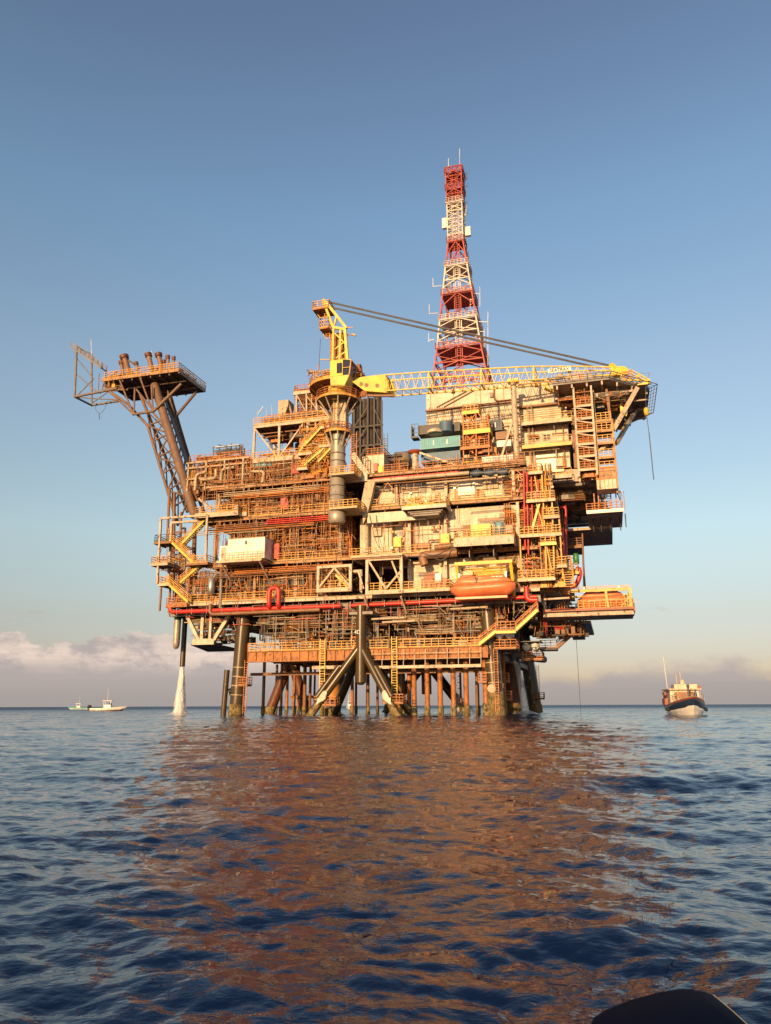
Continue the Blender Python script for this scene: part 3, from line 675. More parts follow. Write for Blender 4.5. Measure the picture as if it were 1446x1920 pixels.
# --- right half: rooms with cream walls
def wall(t, x0, x1, z0, z1, v, m='cream_wall', vb=7, n='room_wall', seams=True):
    a, b_ = UX(x0, (z0+z1)/2, v), UX(x1, (z0+z1)/2, v); o = MB().box(a, b_, v, vb, z0, z1).build(n, m, t)
    if seams:
        b = MB(); k = max(1, int((b_-a)/2.2))
        for i in range(k+1): u = a+(b_-a)*i/k; b.box(u-.04, u+.04, v-.05, v, z0, z1)
        for zz in np.arange(z0+1.3, z1, 1.3): b.box(a, b_, v-.03, v-.002, zz-.025, zz+.025)
        b.build('panel_seam', m, o)
    return a, b_
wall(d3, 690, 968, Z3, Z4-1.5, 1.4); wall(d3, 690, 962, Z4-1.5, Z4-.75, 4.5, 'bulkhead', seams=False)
wall(d2, 676, 735, Z2, Z3-1.2, 1.2); wall(d2, 757, 832, Z2, Z3-1.6, 1.3); wall(d2, 838, 972, Z2, Z3-.8, 1.0)
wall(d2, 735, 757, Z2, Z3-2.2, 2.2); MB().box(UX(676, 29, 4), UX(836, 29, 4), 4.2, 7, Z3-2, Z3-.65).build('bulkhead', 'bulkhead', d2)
wall(d1, 770, 985, Z1, Z2-.7, 1.5)
# doors, vents, windows and louvres on the walls
def fit(t, x0, y0, x1, y1, v, m, n, d=.12):
    a, b_ = A(x0, y1, v), A(x1, y0, v); return MB().box(a[0], b_[0], v-d, v, a[2], b_[2]).build(n, m, t)
for (t, x0, y0, x1, y1, v, m, n) in (
    (d3, 700, 925, 712, 950, 3.2, 'grey_steel', 'door'), (d3, 906, 868+22, 934, 918, 3.1, 'pale_steel', 'wall_panel'), (d3, 860, 905, 890, 930, 3.1, 'white_paint', 'wall_panel'), (d3, 736, 905, 752, 925, 3.1, 'brown_steel', 'wall_vent'),
    (d3, 788, 905, 800, 925, 3.1, 'grey_steel', 'door'), (d3, 943, 900, 957, 935, 3.1, 'charcoal_paint', 'door'), (d3, 835, 915, 842, 940, 3.1, 'brown_steel', 'door'),
    (d2, 780, 1018, 805, 1030, 2.7, 'red_container', 'wall_vent'), (d2, 958, 962, 966, 1000, 1.7, 'duct_brown', 'door'), (d2, 700, 990, 716, 1006, 2.5, 'pale_steel', 'wall_panel'), (d2, 858, 975, 880, 1000, 1.7, 'cream_paint', 'door'),
    (d1, 795, 1072, 822, 1098, 2.5, 'red_container', 'door'), (d1, 898, 1040, 916, 1062, 2.5, 'duct_brown', 'wall_vent'), (d1, 920, 1030, 928, 1038, 2.5, 'duct_brown', 'wall_vent'), (d1, 936, 1030, 946, 1037, 2.5, 'duct_brown', 'wall_vent'),
    (d1, 862, 1058, 872, 1075, 2.5, 'charcoal_paint', 'wall_vent')):
    v = 1.38 if t is d3 else (.98 if t is d2 else 1.48); fit(t, x0, y0, x1, y1, v, m, n, .3 if n != 'door' else .1)
def wall_items(t, x0, x1, z0, z1, v, n, seed):
    r = random.Random(seed); a, c = UX(x0, z0, v), UX(x1, z0, v)
    for i in range(n):
        u = r.uniform(a, c-.8); z = r.uniform(z0+.3, z1-1.2); k = r.choice(['wall_lamp', 'vent_grille', 'switch_box', 'access_door', 'warning_plate']); w, h, m, d = {'wall_lamp': (.35, .3, 'galvanised', .3), 'vent_grille': (.8, .7, 'grey_steel', .08), 'switch_box': (.4, .55, 'pale_steel', .22), 'access_door': (.85, 1.95, 'girder_tan', .07), 'warning_plate': (.45, .35, 'rail_yellow', .03)}[k]
        if k == 'access_door': z = z0+.1
        MB().box(u, u+w, v-d, v-.004, z, z+h).build(k, m, t)
wall_items(d3, 700, 955, Z3, Z4-1.6, 1.34, 12, 61); wall_items(d2, 690, 960, Z2, Z3-1.4, .94, 14, 62); wall_items(d1, 775, 975, Z1, Z2-.8, 1.44, 9, 63)
# thin piping and cables in front of the walls
for i, (t, x0, x1, za, zb, v) in enumerate(((d3, 690, 965, Z3+.2, Z4-.8, .9), (d2, 676, 965, Z2+.2, Z3-.7, .6), (d1, 770, 975, Z1+.2, Z2-.7, 1.))):
    clutter(t, UX(x0, za, v), UX(x1, za, v), v-.8, v+.3, za, zb, 15, 500+i, ['brown_steel', 'grey_steel', 'pale_steel', 'rail_orange', 'cream_paint'], [4, 3, 2, 3, 2], 6, 0)
    columns(t, [UX(x, za, v) for x in ((690, 770, 838, 975) if i else (745, 838, 965))], v-.6, za, zb, .42, 'cream_paint')
# deck edge box girders
for (t, x0, x1, y, h, v) in ((d3, 690, 800, 966, 1.3, -.7), (d4, 650, 690, 893, 1.1, -.8)):
    a, b_ = A(x0, y, v), A(x1, y, v); MB().box(a[0], b_[0], v-.3, v, a[2]-h, a[2]+.2).build('box_girder', 'cream_wall', t)
# pipe racks just under the weather deck edge (two long pale pipes)
for (dz, r, v, x0, x1, m) in ((-1.35, .3, -.9, 690, 880, 'cream_paint'), (-1.0, .12, -.9, 700, 860, 'red_paint'), (-1.9, .1, -.7, 720, 880, 'brown_steel'), (-2.3, .16, -.6, 800, 930, 'pale_steel')):
    MB().tube((UX(x0, 34, v), v, Z4+dz), (UX(x1, 34, v), v, Z4+dz), r, n=10).build('pipe', m, d4)
for (z, v, x0, x1, r, m) in ((Z3-.9, -.9, 500, 618, .14, 'red_paint'), (Z3-1.2, -.8, 385, 560, .12, 'brown_steel'), (Z3-1.5, -.8, 400, 590, .12, 'rail_orange'), (Z3-1.9, -.8, 370, 520, .1, 'pale_steel'), (Z2-1.0, -.9, 440, 640, .12, 'rail_orange'), (Z2-1.5, -.9, 400, 600, .1, 'brown_steel'), (Z4-1.2, -.8, 420, 600, .12, 'pale_steel'), (Z4-1.7, -.8, 440, 620, .12, 'rail_orange')):
    for j in range(3): MB().tube((UX(x0, z, v), v-.1*j, z-.32*j), (UX(x1, z, v), v-.1*j, z-.32*j), r*.7, n=8).build('pipe', m, d3 if z > 26 else d2)
# big red fire-water main along the cellar edge, with its loop
ue, ul = UX(1012, 15.6, -1.4), UX(320, 16.2, -1.2)
rp = thing('fire_water_pipe', 'long bright red pipe running along the bottom edge of the platform box', 'pipe', (0, -1.2, 15.4))
MB().path([(ul, -1.2, 16.9), (ul, -1.2, 15.6), (UX(640, 15.4, -1.2), -1.2, 15.5)], .33, 12).build('pipe', 'red_paint', rp)
MB().path([(UX(655, 15.4, -1.2), -1.0, 15.5), (UX(1006, 15.4, -1.2), -1.0, 15.7)], .30, 12).build('pipe', 'red_paint', rp)
p = A(987, 1100, -1.6); q = A(1008, 1125, -1.6); MB().path([(p[0], -1.6, p[2]), (p[0], -1.6, q[2]), (q[0], -1.6, q[2])], .38, 12).build('branch_pipe', 'red_paint', rp)
for i in range(22): u = ul+(ue-ul)*(i+.5)/22; MB().box(u-.05, u+.05, -1.5, -.2, 15.1, 16.05).build('pipe_support', 'grey_steel', rp)
a, b_ = A(504, 1143, -1.9), A(523, 1102, -1.9)
lp = thing('pipe_loop', 'thick red upside-down U-shaped pipe in front of the long handrail', 'pipe', (a[0], -1.9, a[2]))
MB().path([(a[0], -1.3, 15.6), (a[0], -1.9, 15.9), (a[0], -1.9, b_[2]), (b_[0], -1.9, b_[2]), (b_[0], -1.9, 15.9), (b_[0], -1.3, 15.6)], .36, 12, el=.9).build('pipe', 'red_paint', lp)
bp = thing('brown_pipe', 'long brownish pipe under the red pipe at the left, bending up at its end', 'pipe', (-20, -1.5, 14.8))
MB().path([(A(395, 1128, -1.6)[0], -1.6, 16.6), (A(395, 1128, -1.6)[0], -1.6, 14.95), (A(600, 1150, -1.6)[0], -1.6, 15.0)], .27, 12).build('pipe', 'duct_brown', bp)
for (x0, y0, x1, y1) in ((697, 1161, 762, 1158), (717, 1167, 778, 1164), (845, 1142, 915, 1138), (1020, 1124, 1068, 1121)):
    MB().tube(A(x0, y0, -1.5), A(x1, y1, -1.5), .16, n=8).build('pipe', 'cream_paint', ce)
# vertical red risers at the right front corner
for x, y0, y1 in ((985, 880, 1030), (991, 885, 1040), (999, 872, 1000), (1012, 900, 1010)):
    a, b_ = A(x, y1, -.9), A(x-3, y0, -.9); MB().tube(a, b_, .14, n=8).build('riser_pipe', 'red_paint', d3)
# big brown exhaust duct
dc = thing('exhaust_duct', 'fat brown horizontal duct with a down-turned elbow in front of the cream wall', 'duct', A(830, 1040, -.9))
MB().path([A(797, 1060, -.9), A(790, 1041, -.9), A(812, 1040, -.9), A(858, 1036, -.9)], .62, 16, el=1.0).build('duct', 'duct_brown', dc)
MB().tube(A(815, 1027, -1.2), A(856, 1022, -1.2), .42, n=14).build('branch_duct', 'duct_brown', dc)
# dark sagging cables
b = MB()
def sag(b, p, q, s, r=.05, n=12):
    p, q = Vector(p), Vector(q); last = None
    for i in range(n+1):
        f = i/n; c = p.lerp(q, f)-Vector((0, 0, 4*s*f*(1-f)))
        if last: b.tube(last, c, r, n=5, cap=False)
        last = c
for (p, q, s) in ((A(693, 965, -1.2), A(716, 1030, -1.2), 1.2), (A(705, 965, -1.3), A(712, 1028, -1.3), .3), (A(680, 1035, -1.5), A(838, 1040, -1.5), .5), (A(790, 1035, -1.6), A(858, 1008, -1.6), 1.3), (A(858, 1004, -1.6), A(815, 1045, -1.7), 1.6), (A(884, 905, 1.5), A(950, 910, 1.5), .5)): sag(b, p, q, s)
tag(b.build('hoses', 'wire_rope', None, origin=tuple(A(760, 1040, -1.5))), 'dark sagging hoses looped across the cream walls and walkway', 'hose')
sg = thing('tarpaulin', 'dark blue-grey tarpaulin strip slung under the weather deck edge', 'tarpaulin', A(910, 882, -.9))
rr = random.Random(5); rg = []
for i in range(15):
    f = i/14; c = Vector(A(882, 888, -.9)).lerp(Vector(A(952, 884, -.9)), f); k = .25+.35*math.sin(f*9)**2
    rg.append([c+Vector((0, .3*math.cos(a), k*math.sin(a)+rr.uniform(-.05, .05))) for a in np.linspace(0, 2*math.pi, 9)[:-1]])
MB().loft(rg).build('cloth', 'navy_paint', sg)
# ------------------------------------------------------------------ left stair tower and left details
st = thing('stair_tower', 'zigzag yellow staircases in a cream open frame at the far left corner of the box', 'stairs', A(300, 1130, -2))
vS = -2.0
def P2(x, y, v=vS): return A(x, y, v)
b = MB()
for x0, y0, x1, y1 in ((302, 972, 295, 1095), (389, 966, 386, 1052), (302, 972, 389, 966)):
    for dv in (0, 3.2): p, q = P2(x0, y0), P2(x1, y1); b.bar((p[0], vS+dv, p[2]), (q[0], vS+dv, q[2]), .32)
b.build('frame', 'cream_paint', st)
for (x0, y0, x1, y1, dv) in ((330, 1020, 376, 972, 1.2), (362, 1055, 318, 1013, 0), (330, 1090, 370, 1055, 1.2), (352, 1128, 312, 1092, 0)):
    p, q = P2(x0, y0), P2(x1, y1); lo, hi = (p, q) if p[2] < q[2] else (q, p); lo = (lo[0], vS+dv, lo[2]); hi = (hi[0], vS+dv, hi[2])
    s_ = MB().stair(lo, hi, 1.0, str_h=.34).build('flight', 'crane_yellow', st); MB().srail(lo, hi, 1.0, t=.075).build('handrail', 'rail_yellow', s_)
def plat(t, x0, x1, y, v0, v1, m='cream_paint', rm='rail_yellow', h=.3, sides='flr', step=.9, under=True, zz=None, rt=.07):
    "cantilevered platform whose front edge runs from px x0 to x1 at height y"
    z = A((x0+x1)/2, y, v0)[2] if zz is None else zz; a, b_ = UX(x0, z, v0), UX(x1, z, v0)
    f = MB().box(a, b_, v0, v1, z-.1, z).build('floor', 'deck_underside', t)
    g = MB(); g.box(a, b_, v0-.12, v0-.002, z-h, z+.05); g.box(a-.1, a-.002, v0-.12, v1, z-h, z+.05); g.box(b_+.002, b_+.1, v0-.12, v1, z-h, z+.05)
    for i in range(1, max(2, int((b_-a)/2))): u = a+(b_-a)*i/max(2, int((b_-a)/2)); g.box(u-.06, u+.06, v0, v1, z-h*.9, z-.102)
    g.build('edge_beam', m, t)
    r = []
    if 'f' in sides: r += [((a, v0, z+.05), (b_, v0, z+.05))]
    if 'l' in sides: r += [((a, v0, z+.05), (a, v1, z+.05))]
    if 'r' in sides: r += [((b_, v0, z+.05), (b_, v1, z+.05))]
    for p, q in r: MB().rail([p, q], step=step, t=rt).build('handrail', rm, t)
    return a, b_, z
plat(st, 290, 322, 1016, vS, 1.5, 'brown_steel', 'charcoal_paint'); plat(st, 284, 314, 1057, vS-.3, 1.5, 'cream_paint'); plat(st, 350, 389, 1056, vS, 1.5, 'brown_steel')
plat(st, 298, 318, 1095, vS, 1.5, 'cream_paint'); plat(st, 312, 350, 1135, vS+.6, 1.5, 'rusty_girder', 'rail_orange')
b = MB(); p, q = P2(300, 1098), P2(312, 1145); b.bar((p[0], vS+.4, p[2]), (p[0], vS+.4, 15.8), .25); b.bar((p[0], vS+3, 22), (p[0], vS+3, 15.8), .25); b.build('post', 'brown_steel', st)
clutter(st, UX(305, 26, 2), UX(345, 26, 2), 1.8, 6, Z2, Z3, 50, 601, vessels=0); clutter(st, UX(318, 20, 2), UX(350, 20, 2), 1.8, 6, Z1, Z2, 50, 602, vessels=0)
for i, (x0, y0, x1, y1, v, r) in enumerate(((318, 918, 314, 1010, 5, .22), (327, 925, 324, 1100, 6, .3), (340, 960, 336, 1120, 6, .2), (366, 975, 362, 1110, 6, .35))):
    MB().tube(A(x0, y0, v), A(x1, y1, v), r, n=10).build('riser_pipe', 'brown_steel', st)
# cantilever platform of the left third deck
lv = thing('side_platform', 'cream railed platform jutting out near the foot of the flare boom', 'platform', A(415, 960, -1.8))
plat(lv, 366, 446, 962, -1.8, 3, h=.6); plat(lv, 446, 462, 962, -.6, 3, h=.5)
MB().box(A(436, 950, -1.7)[0], A(447, 950, -1.7)[0], -1.6, -1.0, 30.8, 31.9).build('junction_box', 'cream_paint', lv)
MB().bar(A(374, 935, .2), A(397, 955, -1.2), .35).build('strut', 'cream_paint', lv)
# white cabin
p, q = A(410, 1048, -3.2), A(497, 1010, -3.2); ua, ub = p[0], q[0]; z0, z1 = 22.95, 26.1
cb = thing('control_cabin', 'bright white rectangular cabin on the second deck at the left', 'cabin', ((ua+ub)/2, -3.2, z0))
um = A(427, 1030, -3.2)[0]
MB().box(um, ub, -3.2, .2, z0, z1).build('body', 'white_paint', cb); MB().box(ua, um, -2.9, .2, z0-.3, z1-.9).build('porch', 'white_paint', cb)
MB().box(um+2.9, um+3.2, -3.26, -3.2, z1-.9, z1-.35).build('lamp', 'charcoal_paint', cb); MB().box(ua+.25, ua+1.1, -2.96, -2.9, z0-.2, z1-1.1).build('door', 'cream_paint', cb)
b = MB(); b.box(um-.06, ub+.06, -3.26, .26, z1, z1+.08); b.build('roof', 'cream_paint', cb)
b = MB()
for i in range(12): u = um+(ub-um)*(i+.5)/12; b.box(u-.03, u+.03, -3.23, -3.2, z0+.1, z1-.05)
b.build('panel_seam', 'white_paint', cb)
cp = thing('cabin_platform', 'yellow railed ledge carrying the white cabin', 'platform', ((ua+ub)/2, -3.6, z0-.4)); b = MB(); b.box(ua, ub, -4.0, -.7, z0-.42, z0-.3); b.box(ua, ub, -4.1, -4.002, z0-.6, z0-.25); b.build('floor', 'cream_paint', cp)
MB().rail([(um, -4.0, z0-.3), (ub, -4.0, z0-.3)], step=.8, t=.06).build('handrail', 'rail_yellow', cp)
for u in (ua+.8, ub-.5): MB().bar((u, -3.9, z0-.5), (u, -.7, z0-2.6), .2).build('strut', 'cream_paint', cp)
# red cabinets
def cabinet(x0, y0, x1, y1, v, m, label, group=None, name='cabinet', d=.8):
    a, b_ = A(x0, y1, v), A(x1, y0, v); t = thing(name, label, 'cabinet', ((a[0]+b_[0])/2, v, a[2]), group)
    MB().box(a[0], b_[0], v, v+d, a[2], b_[2]).build('body', m, t); w = b_[0]-a[0]; h = b_[2]-a[2]
    MB().box(a[0]+.06*w, b_[0]-.06*w, v-.04, v, a[2]+.05*h, b_[2]-.05*h).build('door', m, t); MB().box(b_[0]-.2*w, b_[0]-.13*w, v-.09, v-.04, a[2]+.45*h, a[2]+.6*h).build('handle', 'signal_black', t)
    return t
cabinet(512, 1019, 524, 1048, -.4, 'red_paint', 'red cabinet on the second deck just right of the white cabin')
cabinet(526, 930, 540, 955, -.1, 'red_paint', 'tall red cabinet on the third deck behind the yellow rail')
cabinet(546, 868, 561, 888, -.2, 'red_paint', 'red cabinet near the top left pipe racks')
cabinet(700, 868, 708, 884, -.6, 'red_paint', 'small red hexagon-like box hanging on the cream wall right of the crane column')
cabinet(709, 873, 719, 886, -.4, 'bright_yellow', 'small yellow cabinet beside the cream wall on the weather deck')
cabinet(738, 1007, 752, 1026, .0, 'bright_yellow', 'yellow cabinet on the second deck in the middle of the platform')
cabinet(826, 1000, 842, 1018, .0, 'bright_yellow', 'yellow cabinet just left of the jutting equipment platform')
cabinet(949, 984, 961, 1000, -3.0, 'red_paint', 'red box at the right end of the jutting equipment platform')
cabinet(1000, 920, 1010, 932, -1.3, 'red_paint', 'red box on the upper landing of the right corner stairs')
cabinet(981, 1068, 992, 1078, -1.3, 'red_paint', 'red box right of the lifeboat on the corner landing')
cabinet(816, 1075, 827, 1092, -2.2, 'white_paint', 'white cabinet behind the rail left of the lifeboat')
# grey corrugated container + funnel on first deck
def container(name, x0, y0, x1, y1, v, m, label, depth=2.4, L=None, bars=False, frame='same', group='shipping containers on the platform', mk=None):
    a, b_ = A(x0, y1, v), A(x1, y0, v); u0, u1, z0, z1 = a[0], b_[0], a[2], b_[2]; t = thing(name, label, 'container', ((u0+u1)/2, v, z0), group)
    b = MB(); b.box(u0+.05, u1-.05, v+.08, v+depth-.08, z0+.05, z1-.05); o = b.build('body', m, t)
    b = MB().corr(u0+.1, u1-.1, v+.06, z0+.1, z1-.1)
    n = 9
    for i in range(n):
        w = v+.1+(depth-.2)*i/n; b.box(u1-.07, u1-.02, w, w+(depth-.2)/n*.5, z0+.1, z1-.1)
    b.build('corrugation', m, t); b = MB()
    for u in (u0, u1-.14):
        for w in (v, v+depth-.14): b.box(u, u+.14, w, w+.14, z0, z1)
    for z in (z0, z1-.12): b.box(u0+.14, u1-.14, v, v+.1, z, z+.12); b.box(u0+.14, u1-.14, v+depth-.1, v+depth, z, z+.12); b.box(u0, u0+.1, v+.14, v+depth-.14, z, z+.12); b.box(u1-.1, u1, v+.14, v+depth-.14, z, z+.12)
    b.build('frame', m, t)
    if bars:
        for f in bars: u = u0+(u1-u0)*f; MB().box(u-.07, u+.07, v-.03, v, z0+.3*(z1-z0), z1-.25*(z1-z0)).build('white_marking', 'white_paint', t)
    return t
container('container', 497, 1084, 570, 1104, .6, 'charcoal_paint', 'long dark grey corrugated container on the first deck behind the red pipe loop')
container('container', 784, 790, 862, 815, 3.4, 'charcoal_paint', 'dark grey container, topmost and set back above the teal container', group=None)
container('container', 789, 816, 863, 843, 1.4, 'teal_paint', 'teal green container with white bars, in the middle of its stack', bars=(.33, .67))
container('container', 790, 844, 863, 868, 1.6, 'blue_paint', 'dusty blue container under the teal one on the weather deck', )
container('container', 919, 786, 941, 808, 5, 'navy_paint', 'narrow dark container high up right of the yellow scaffold tower', bars=(.2, .45), depth=3)
container('container', 899, 810, 918, 832, 5, 'red_container', 'rusty red container low behind the yellow scaffold tower')
container('container', 930, 808, 953, 824, 4, 'duct_brown', 'rust-brown container left of the tall boom pillar')
container('container', 932, 824, 958, 838, 3.6, 'white_paint', 'white box container left of the tall boom pillar')
container('container', 905, 852, 962, 876, .6, 'white_paint', 'long white container behind the handrail at the foot of the boom pillar')
p = A(840, 800, 4); wt = thing('water_tank', 'dark blue open drum on top of the teal container', 'tank', (p[0], 2.6, A(840, 812, 2.6)[2]+.4)); MB().lathe((p[0], 2.6, A(840, 814, 2.6)[2]+.3), [(.95, 0), (1.0, .1), (1.0, 1.5), (1.05, 1.6)], 20).build('shell', 'blue_paint', wt)
p = A(816, 812, 2.2); bg = thing('sack', 'pale lumpy sack lying on top of the teal container', 'sack', p)
r_ = random.Random(4); MB().lathe((p[0], 2.2, p[2]-.1), [(1.2, 0), (1.3, .25), (1.0, .55), (.5, .8), (.1, .9)], 12).build('cloth', 'cream_wall', bg)
p = A(777, 803, 3); pf = thing('side_cage', 'small dark cage platform hung on the left of the top container', 'platform', p); b = MB(); b.box(p[0]-.5, p[0]+.6, 3, 4.5, p[2]-1.6, p[2]-1.5); b.box(p[0]-.5, p[0]-.4, 3, 4.5, p[2]-1.6, p[2]+.5); b.rail([(p[0]-.5, 3, p[2]-1.5), (p[0]+.6, 3, p[2]-1.5)], h=2.2, step=.5); b.build('cage', 'charcoal_paint', pf)
# squat column at the left of the stack with a dark cap
p = A(779, 880, .4); q = A(779, 852, .4); vp = thing('vent_post', 'stubby cream post with a wide dark cap left of the container stack', 'post', (p[0], .4, Z4)); MB().tube((p[0], .4, Z4), (p[0], .4, q[2]), .5, n=16).build('post', 'cream_paint', vp); MB().lathe((p[0], .4, q[2]), [(.5, 0), (1.1, .35), (1.1, .5), (.3, .55)], 16).build('cap', 'red_container', vp)
# funnel tanks
p = A(396, 1108, -1.4); vt = thing('exhaust_silencer', 'upright shiny cylinder with a curved pipe on the first deck at the left', 'tank', p)
MB().lathe((p[0], -1.4, p[2]), [(.3, -.5), (.55, 0), (.55, 1.9), (.35, 2.05), (.1, 2.1)], 16).build('shell', 'galvanised', vt); MB().path([(p[0]+.2, -1.2, p[2]+1.9), (p[0]+.5, -.8, p[2]+2.9), (p[0]+1.2, -.6, p[2]+2.8), (p[0]+1.3, -.6, 15.)], .26, 10).build('elbow', 'grey_steel', vt)
# cream truss frames in the lower middle
def truss_frame(x0, x1, yt, yb, v, label, depth=5, braces=((0, 1, .5, 0), (1, 1, .5, 0)), m='cream_paint', w=.42, roof=True, rs='f'):
    a, b_ = A(x0, yb, v), A(x1, yt, v); u0, u1, z0, z1 = a[0], b_[0], a[2], A(x0, yt, v)[2]; t = thing('truss_frame', label, 'frame', ((u0+u1)/2, v, z0))
    b = MB()
    for w_ in (v, v+depth): 
        b = MB()
        for u in (u0, u1): b.box(u-w/2, u+w/2, w_, w_+w, z0, z1)
        b.box(u0-.2, u1+.2, w_-.02, w_+w, z1, z1+w); b.box(u0-.2, u1+.2, w_-.02, w_+w+.1, z0-w*1.3, z0)
        b.build('frame', m, t)
    for (fa, za, fb, zb) in braces: MB().bar((u0+(u1-u0)*fa, v+w/2, z0+(z1-z0)*za), (u0+(u1-u0)*fb, v+w/2, z0+(z1-z0)*zb), .28).build('brace', 'pale_steel', t)
    MB().box(u0, u1, v+.5, v+depth, z0-.1, z0).build('floor', 'deck_underside', t)
    MB().rail([(u0, v+.6, z0), (u1, v+.6, z0)], step=.8, t=.07).build('handrail', 'rail_yellow', t)
    return u0, u1, z0, z1, t
u0, u1, z0, z1, t = truss_frame(596, 657, 1066, 1104, -2.4, 'cream open truss frame with yellow stairs inside, left of the middle', 5, ((.02, .05, .5, 1), (.5, 1, .98, .05)))
s0 = (u0+(u1-u0)*.45, -1.2, z1-.8); s1 = (u1-.8, -1.2, z0+.2); f = MB().stair(s1, s0, .8).build('flight', 'crane_yellow', t); MB().srail(s1, s0, .8).build('handrail', 'rail_yellow', f)
u0, u1, z0, z1, t = truss_frame(688, 752, 1052, 1108, -3.0, 'wider cream truss frame with a flat roof slab, just right of the middle leg', 7, ((.05, 1, .55, .05), (.55, .05, .98, .6)))
ua = A(656, 1052, -4)[0]; MB().box(ua, u1+.3, -3.4, 4, z1+.5, z1+.75).build('roof', 'cream_paint', t)
b = MB(); n = 9
for i in range(n): v = -3.2+7*i/n; b.box(ua+.1, u1, v, v+.15, z1+.25, z1+.49)
b.build('roof_joist', 'brown_steel', t)
for (x0, y0, x1, y1) in ((683, 1118, 695, 1152), (752, 1118, 763, 1150), (735, 1052, 757, 1108), (672, 1070, 682, 1104)): MB().bar(A(x0, y0, -2.7), A(x1, y1, -2.7 if y1 < 1110 else -.5), .25).build('strut', 'cream_paint', t)
fp = thing('sun_deck_platform', 'long railed platform with dark orange boxes, left of the lifeboat', 'platform', A(810, 1107, -2.4))
plat(fp, 757, 843, 1105, -2.6, 2.4, 'cream_paint', h=.35, step=.7)
for x0, x1 in ((790, 812), (815, 838)):
    a, c = A(x0, 1103, -1.6), A(x1, 1085, -1.6); bx = thing('orange_crate', 'dark orange crate on the platform left of the lifeboat, %s one' % ('left' if x0 < 800 else 'right'), 'crate', a, 'orange crates left of the lifeboat'); MB().box(a[0], c[0], -1.6, -.3, a[2]+.1, c[2]).build('body', 'red_container', bx); MB().box(a[0]-.05, c[0]+.05, -1.65, -.25, c[2], c[2]+.08).build('lid', 'red_container', bx)
# jutting platforms of the right half
j1 = thing('jutting_platform', 'cream box platform jutting out of the third deck, with yellow gear on it', 'platform', A(800, 958, -3))
a, b_, z = plat(j1, 755, 836, 948, -3.2, .2, 'cream_wall', h=.45, rt=.07)
b = MB()
for i in range(3): b.box(a+.6+.3*i, b_-.6-.3*i, -2.6+.2*i, .1, z-.46-.25*(i+1), z-.46-.25*i)
b.build('stepped_underside', 'grey_steel', j1)
clutter(j1, a+.3, b_-.5, -2.8, -.8, z, z+1.6, 26, 700, ['bright_yellow', 'cream_paint', 'rail_yellow', 'grey_steel'], [3, 3, 2, 1], 0, 0)
for (x0, x1) in ((727, 707), (727, 757)): MB().bar(A(x0, 905, -2.2), A(x1, 940, -2.2), .1).build('sling', 'rail_orange', j1)
j2 = thing('jutting_platform', 'deep cream platform jutting out of the second deck above the lifeboat, full of machines', 'platform', A(908, 1010, -3.4))
a, b_, z = plat(j2, 852, 962, 1007, -4.0, 1.4, 'cream_paint', h=1.15)
for x in (880, 925): u = UX(x, z, -2); MB().prism([(u, z-1.15), (u+.1, z-1.15), (u+.1, z-2.4), (u, z-2.4)], -2.5, 1.5).build('bracket', 'grey_steel', j2)
a, c = A(868, 1001, -3.2), A(883, 984, -3.2)
g = thing('generator_set', 'yellow generator with a brown cooling grille, on the jutting platform above the lifeboat', 'generator', (a[0], -3.2, z)); c = A(883, 984, -3.2); e = A(920, 982, -3.2); zb = z+.1
MB().box(a[0], c[0], -3.2, -1.4, zb, c[2]).build('grille', 'brown_steel', g); MB().box(c[0], e[0], -3.3, -1.4, zb, e[2]).build('body', 'bright_yellow', g); b = MB(); b.box(c[0]+.3, c[0]+1., -3.34, -3.3, zb+.3, e[2]-.2); b.box(e[0]-1.1, e[0]-.4, -3.34, -3.3, zb+.5, e[2]-.5); b.build('panel', 'crane_yellow', g)
MB().box(c[0]+.8, c[0]+2.6, -2.6, -1.8, e[2], e[2]+.35).build('exhaust', 'grey_steel', g)
p = A(937, 1002, -3.0); cy = thing('pressure_tank', 'pale blue upright tank in a dark frame beside the yellow generator', 'tank', (p[0], -3, z)); MB().lathe((p[0], -2.9, z+.15), [(.3, 0), (.62, .15), (.65, 1.7), (.5, 2.0), (.1, 2.15)], 18).build('shell', 'pale_blue', cy)
b = MB()
for du in (-.85, .85):
    for dv in (-.7, .7): b.bar((p[0]+du, -2.9+dv, z), (p[0]+du*.8, -2.9+dv*.8, z+2.3), .09)
for zz in (.1, 2.3): 
    for s_ in (-1, 1): b.bar((p[0]-.75, -2.9+s_*.6, z+zz), (p[0]+.75, -2.9+s_*.6, z+zz), .09); b.bar((p[0]+s_*.75, -3.5, z+zz), (p[0]+s_*.75, -2.3, z+zz), .09)
b.build('cage', 'charcoal_paint', cy)
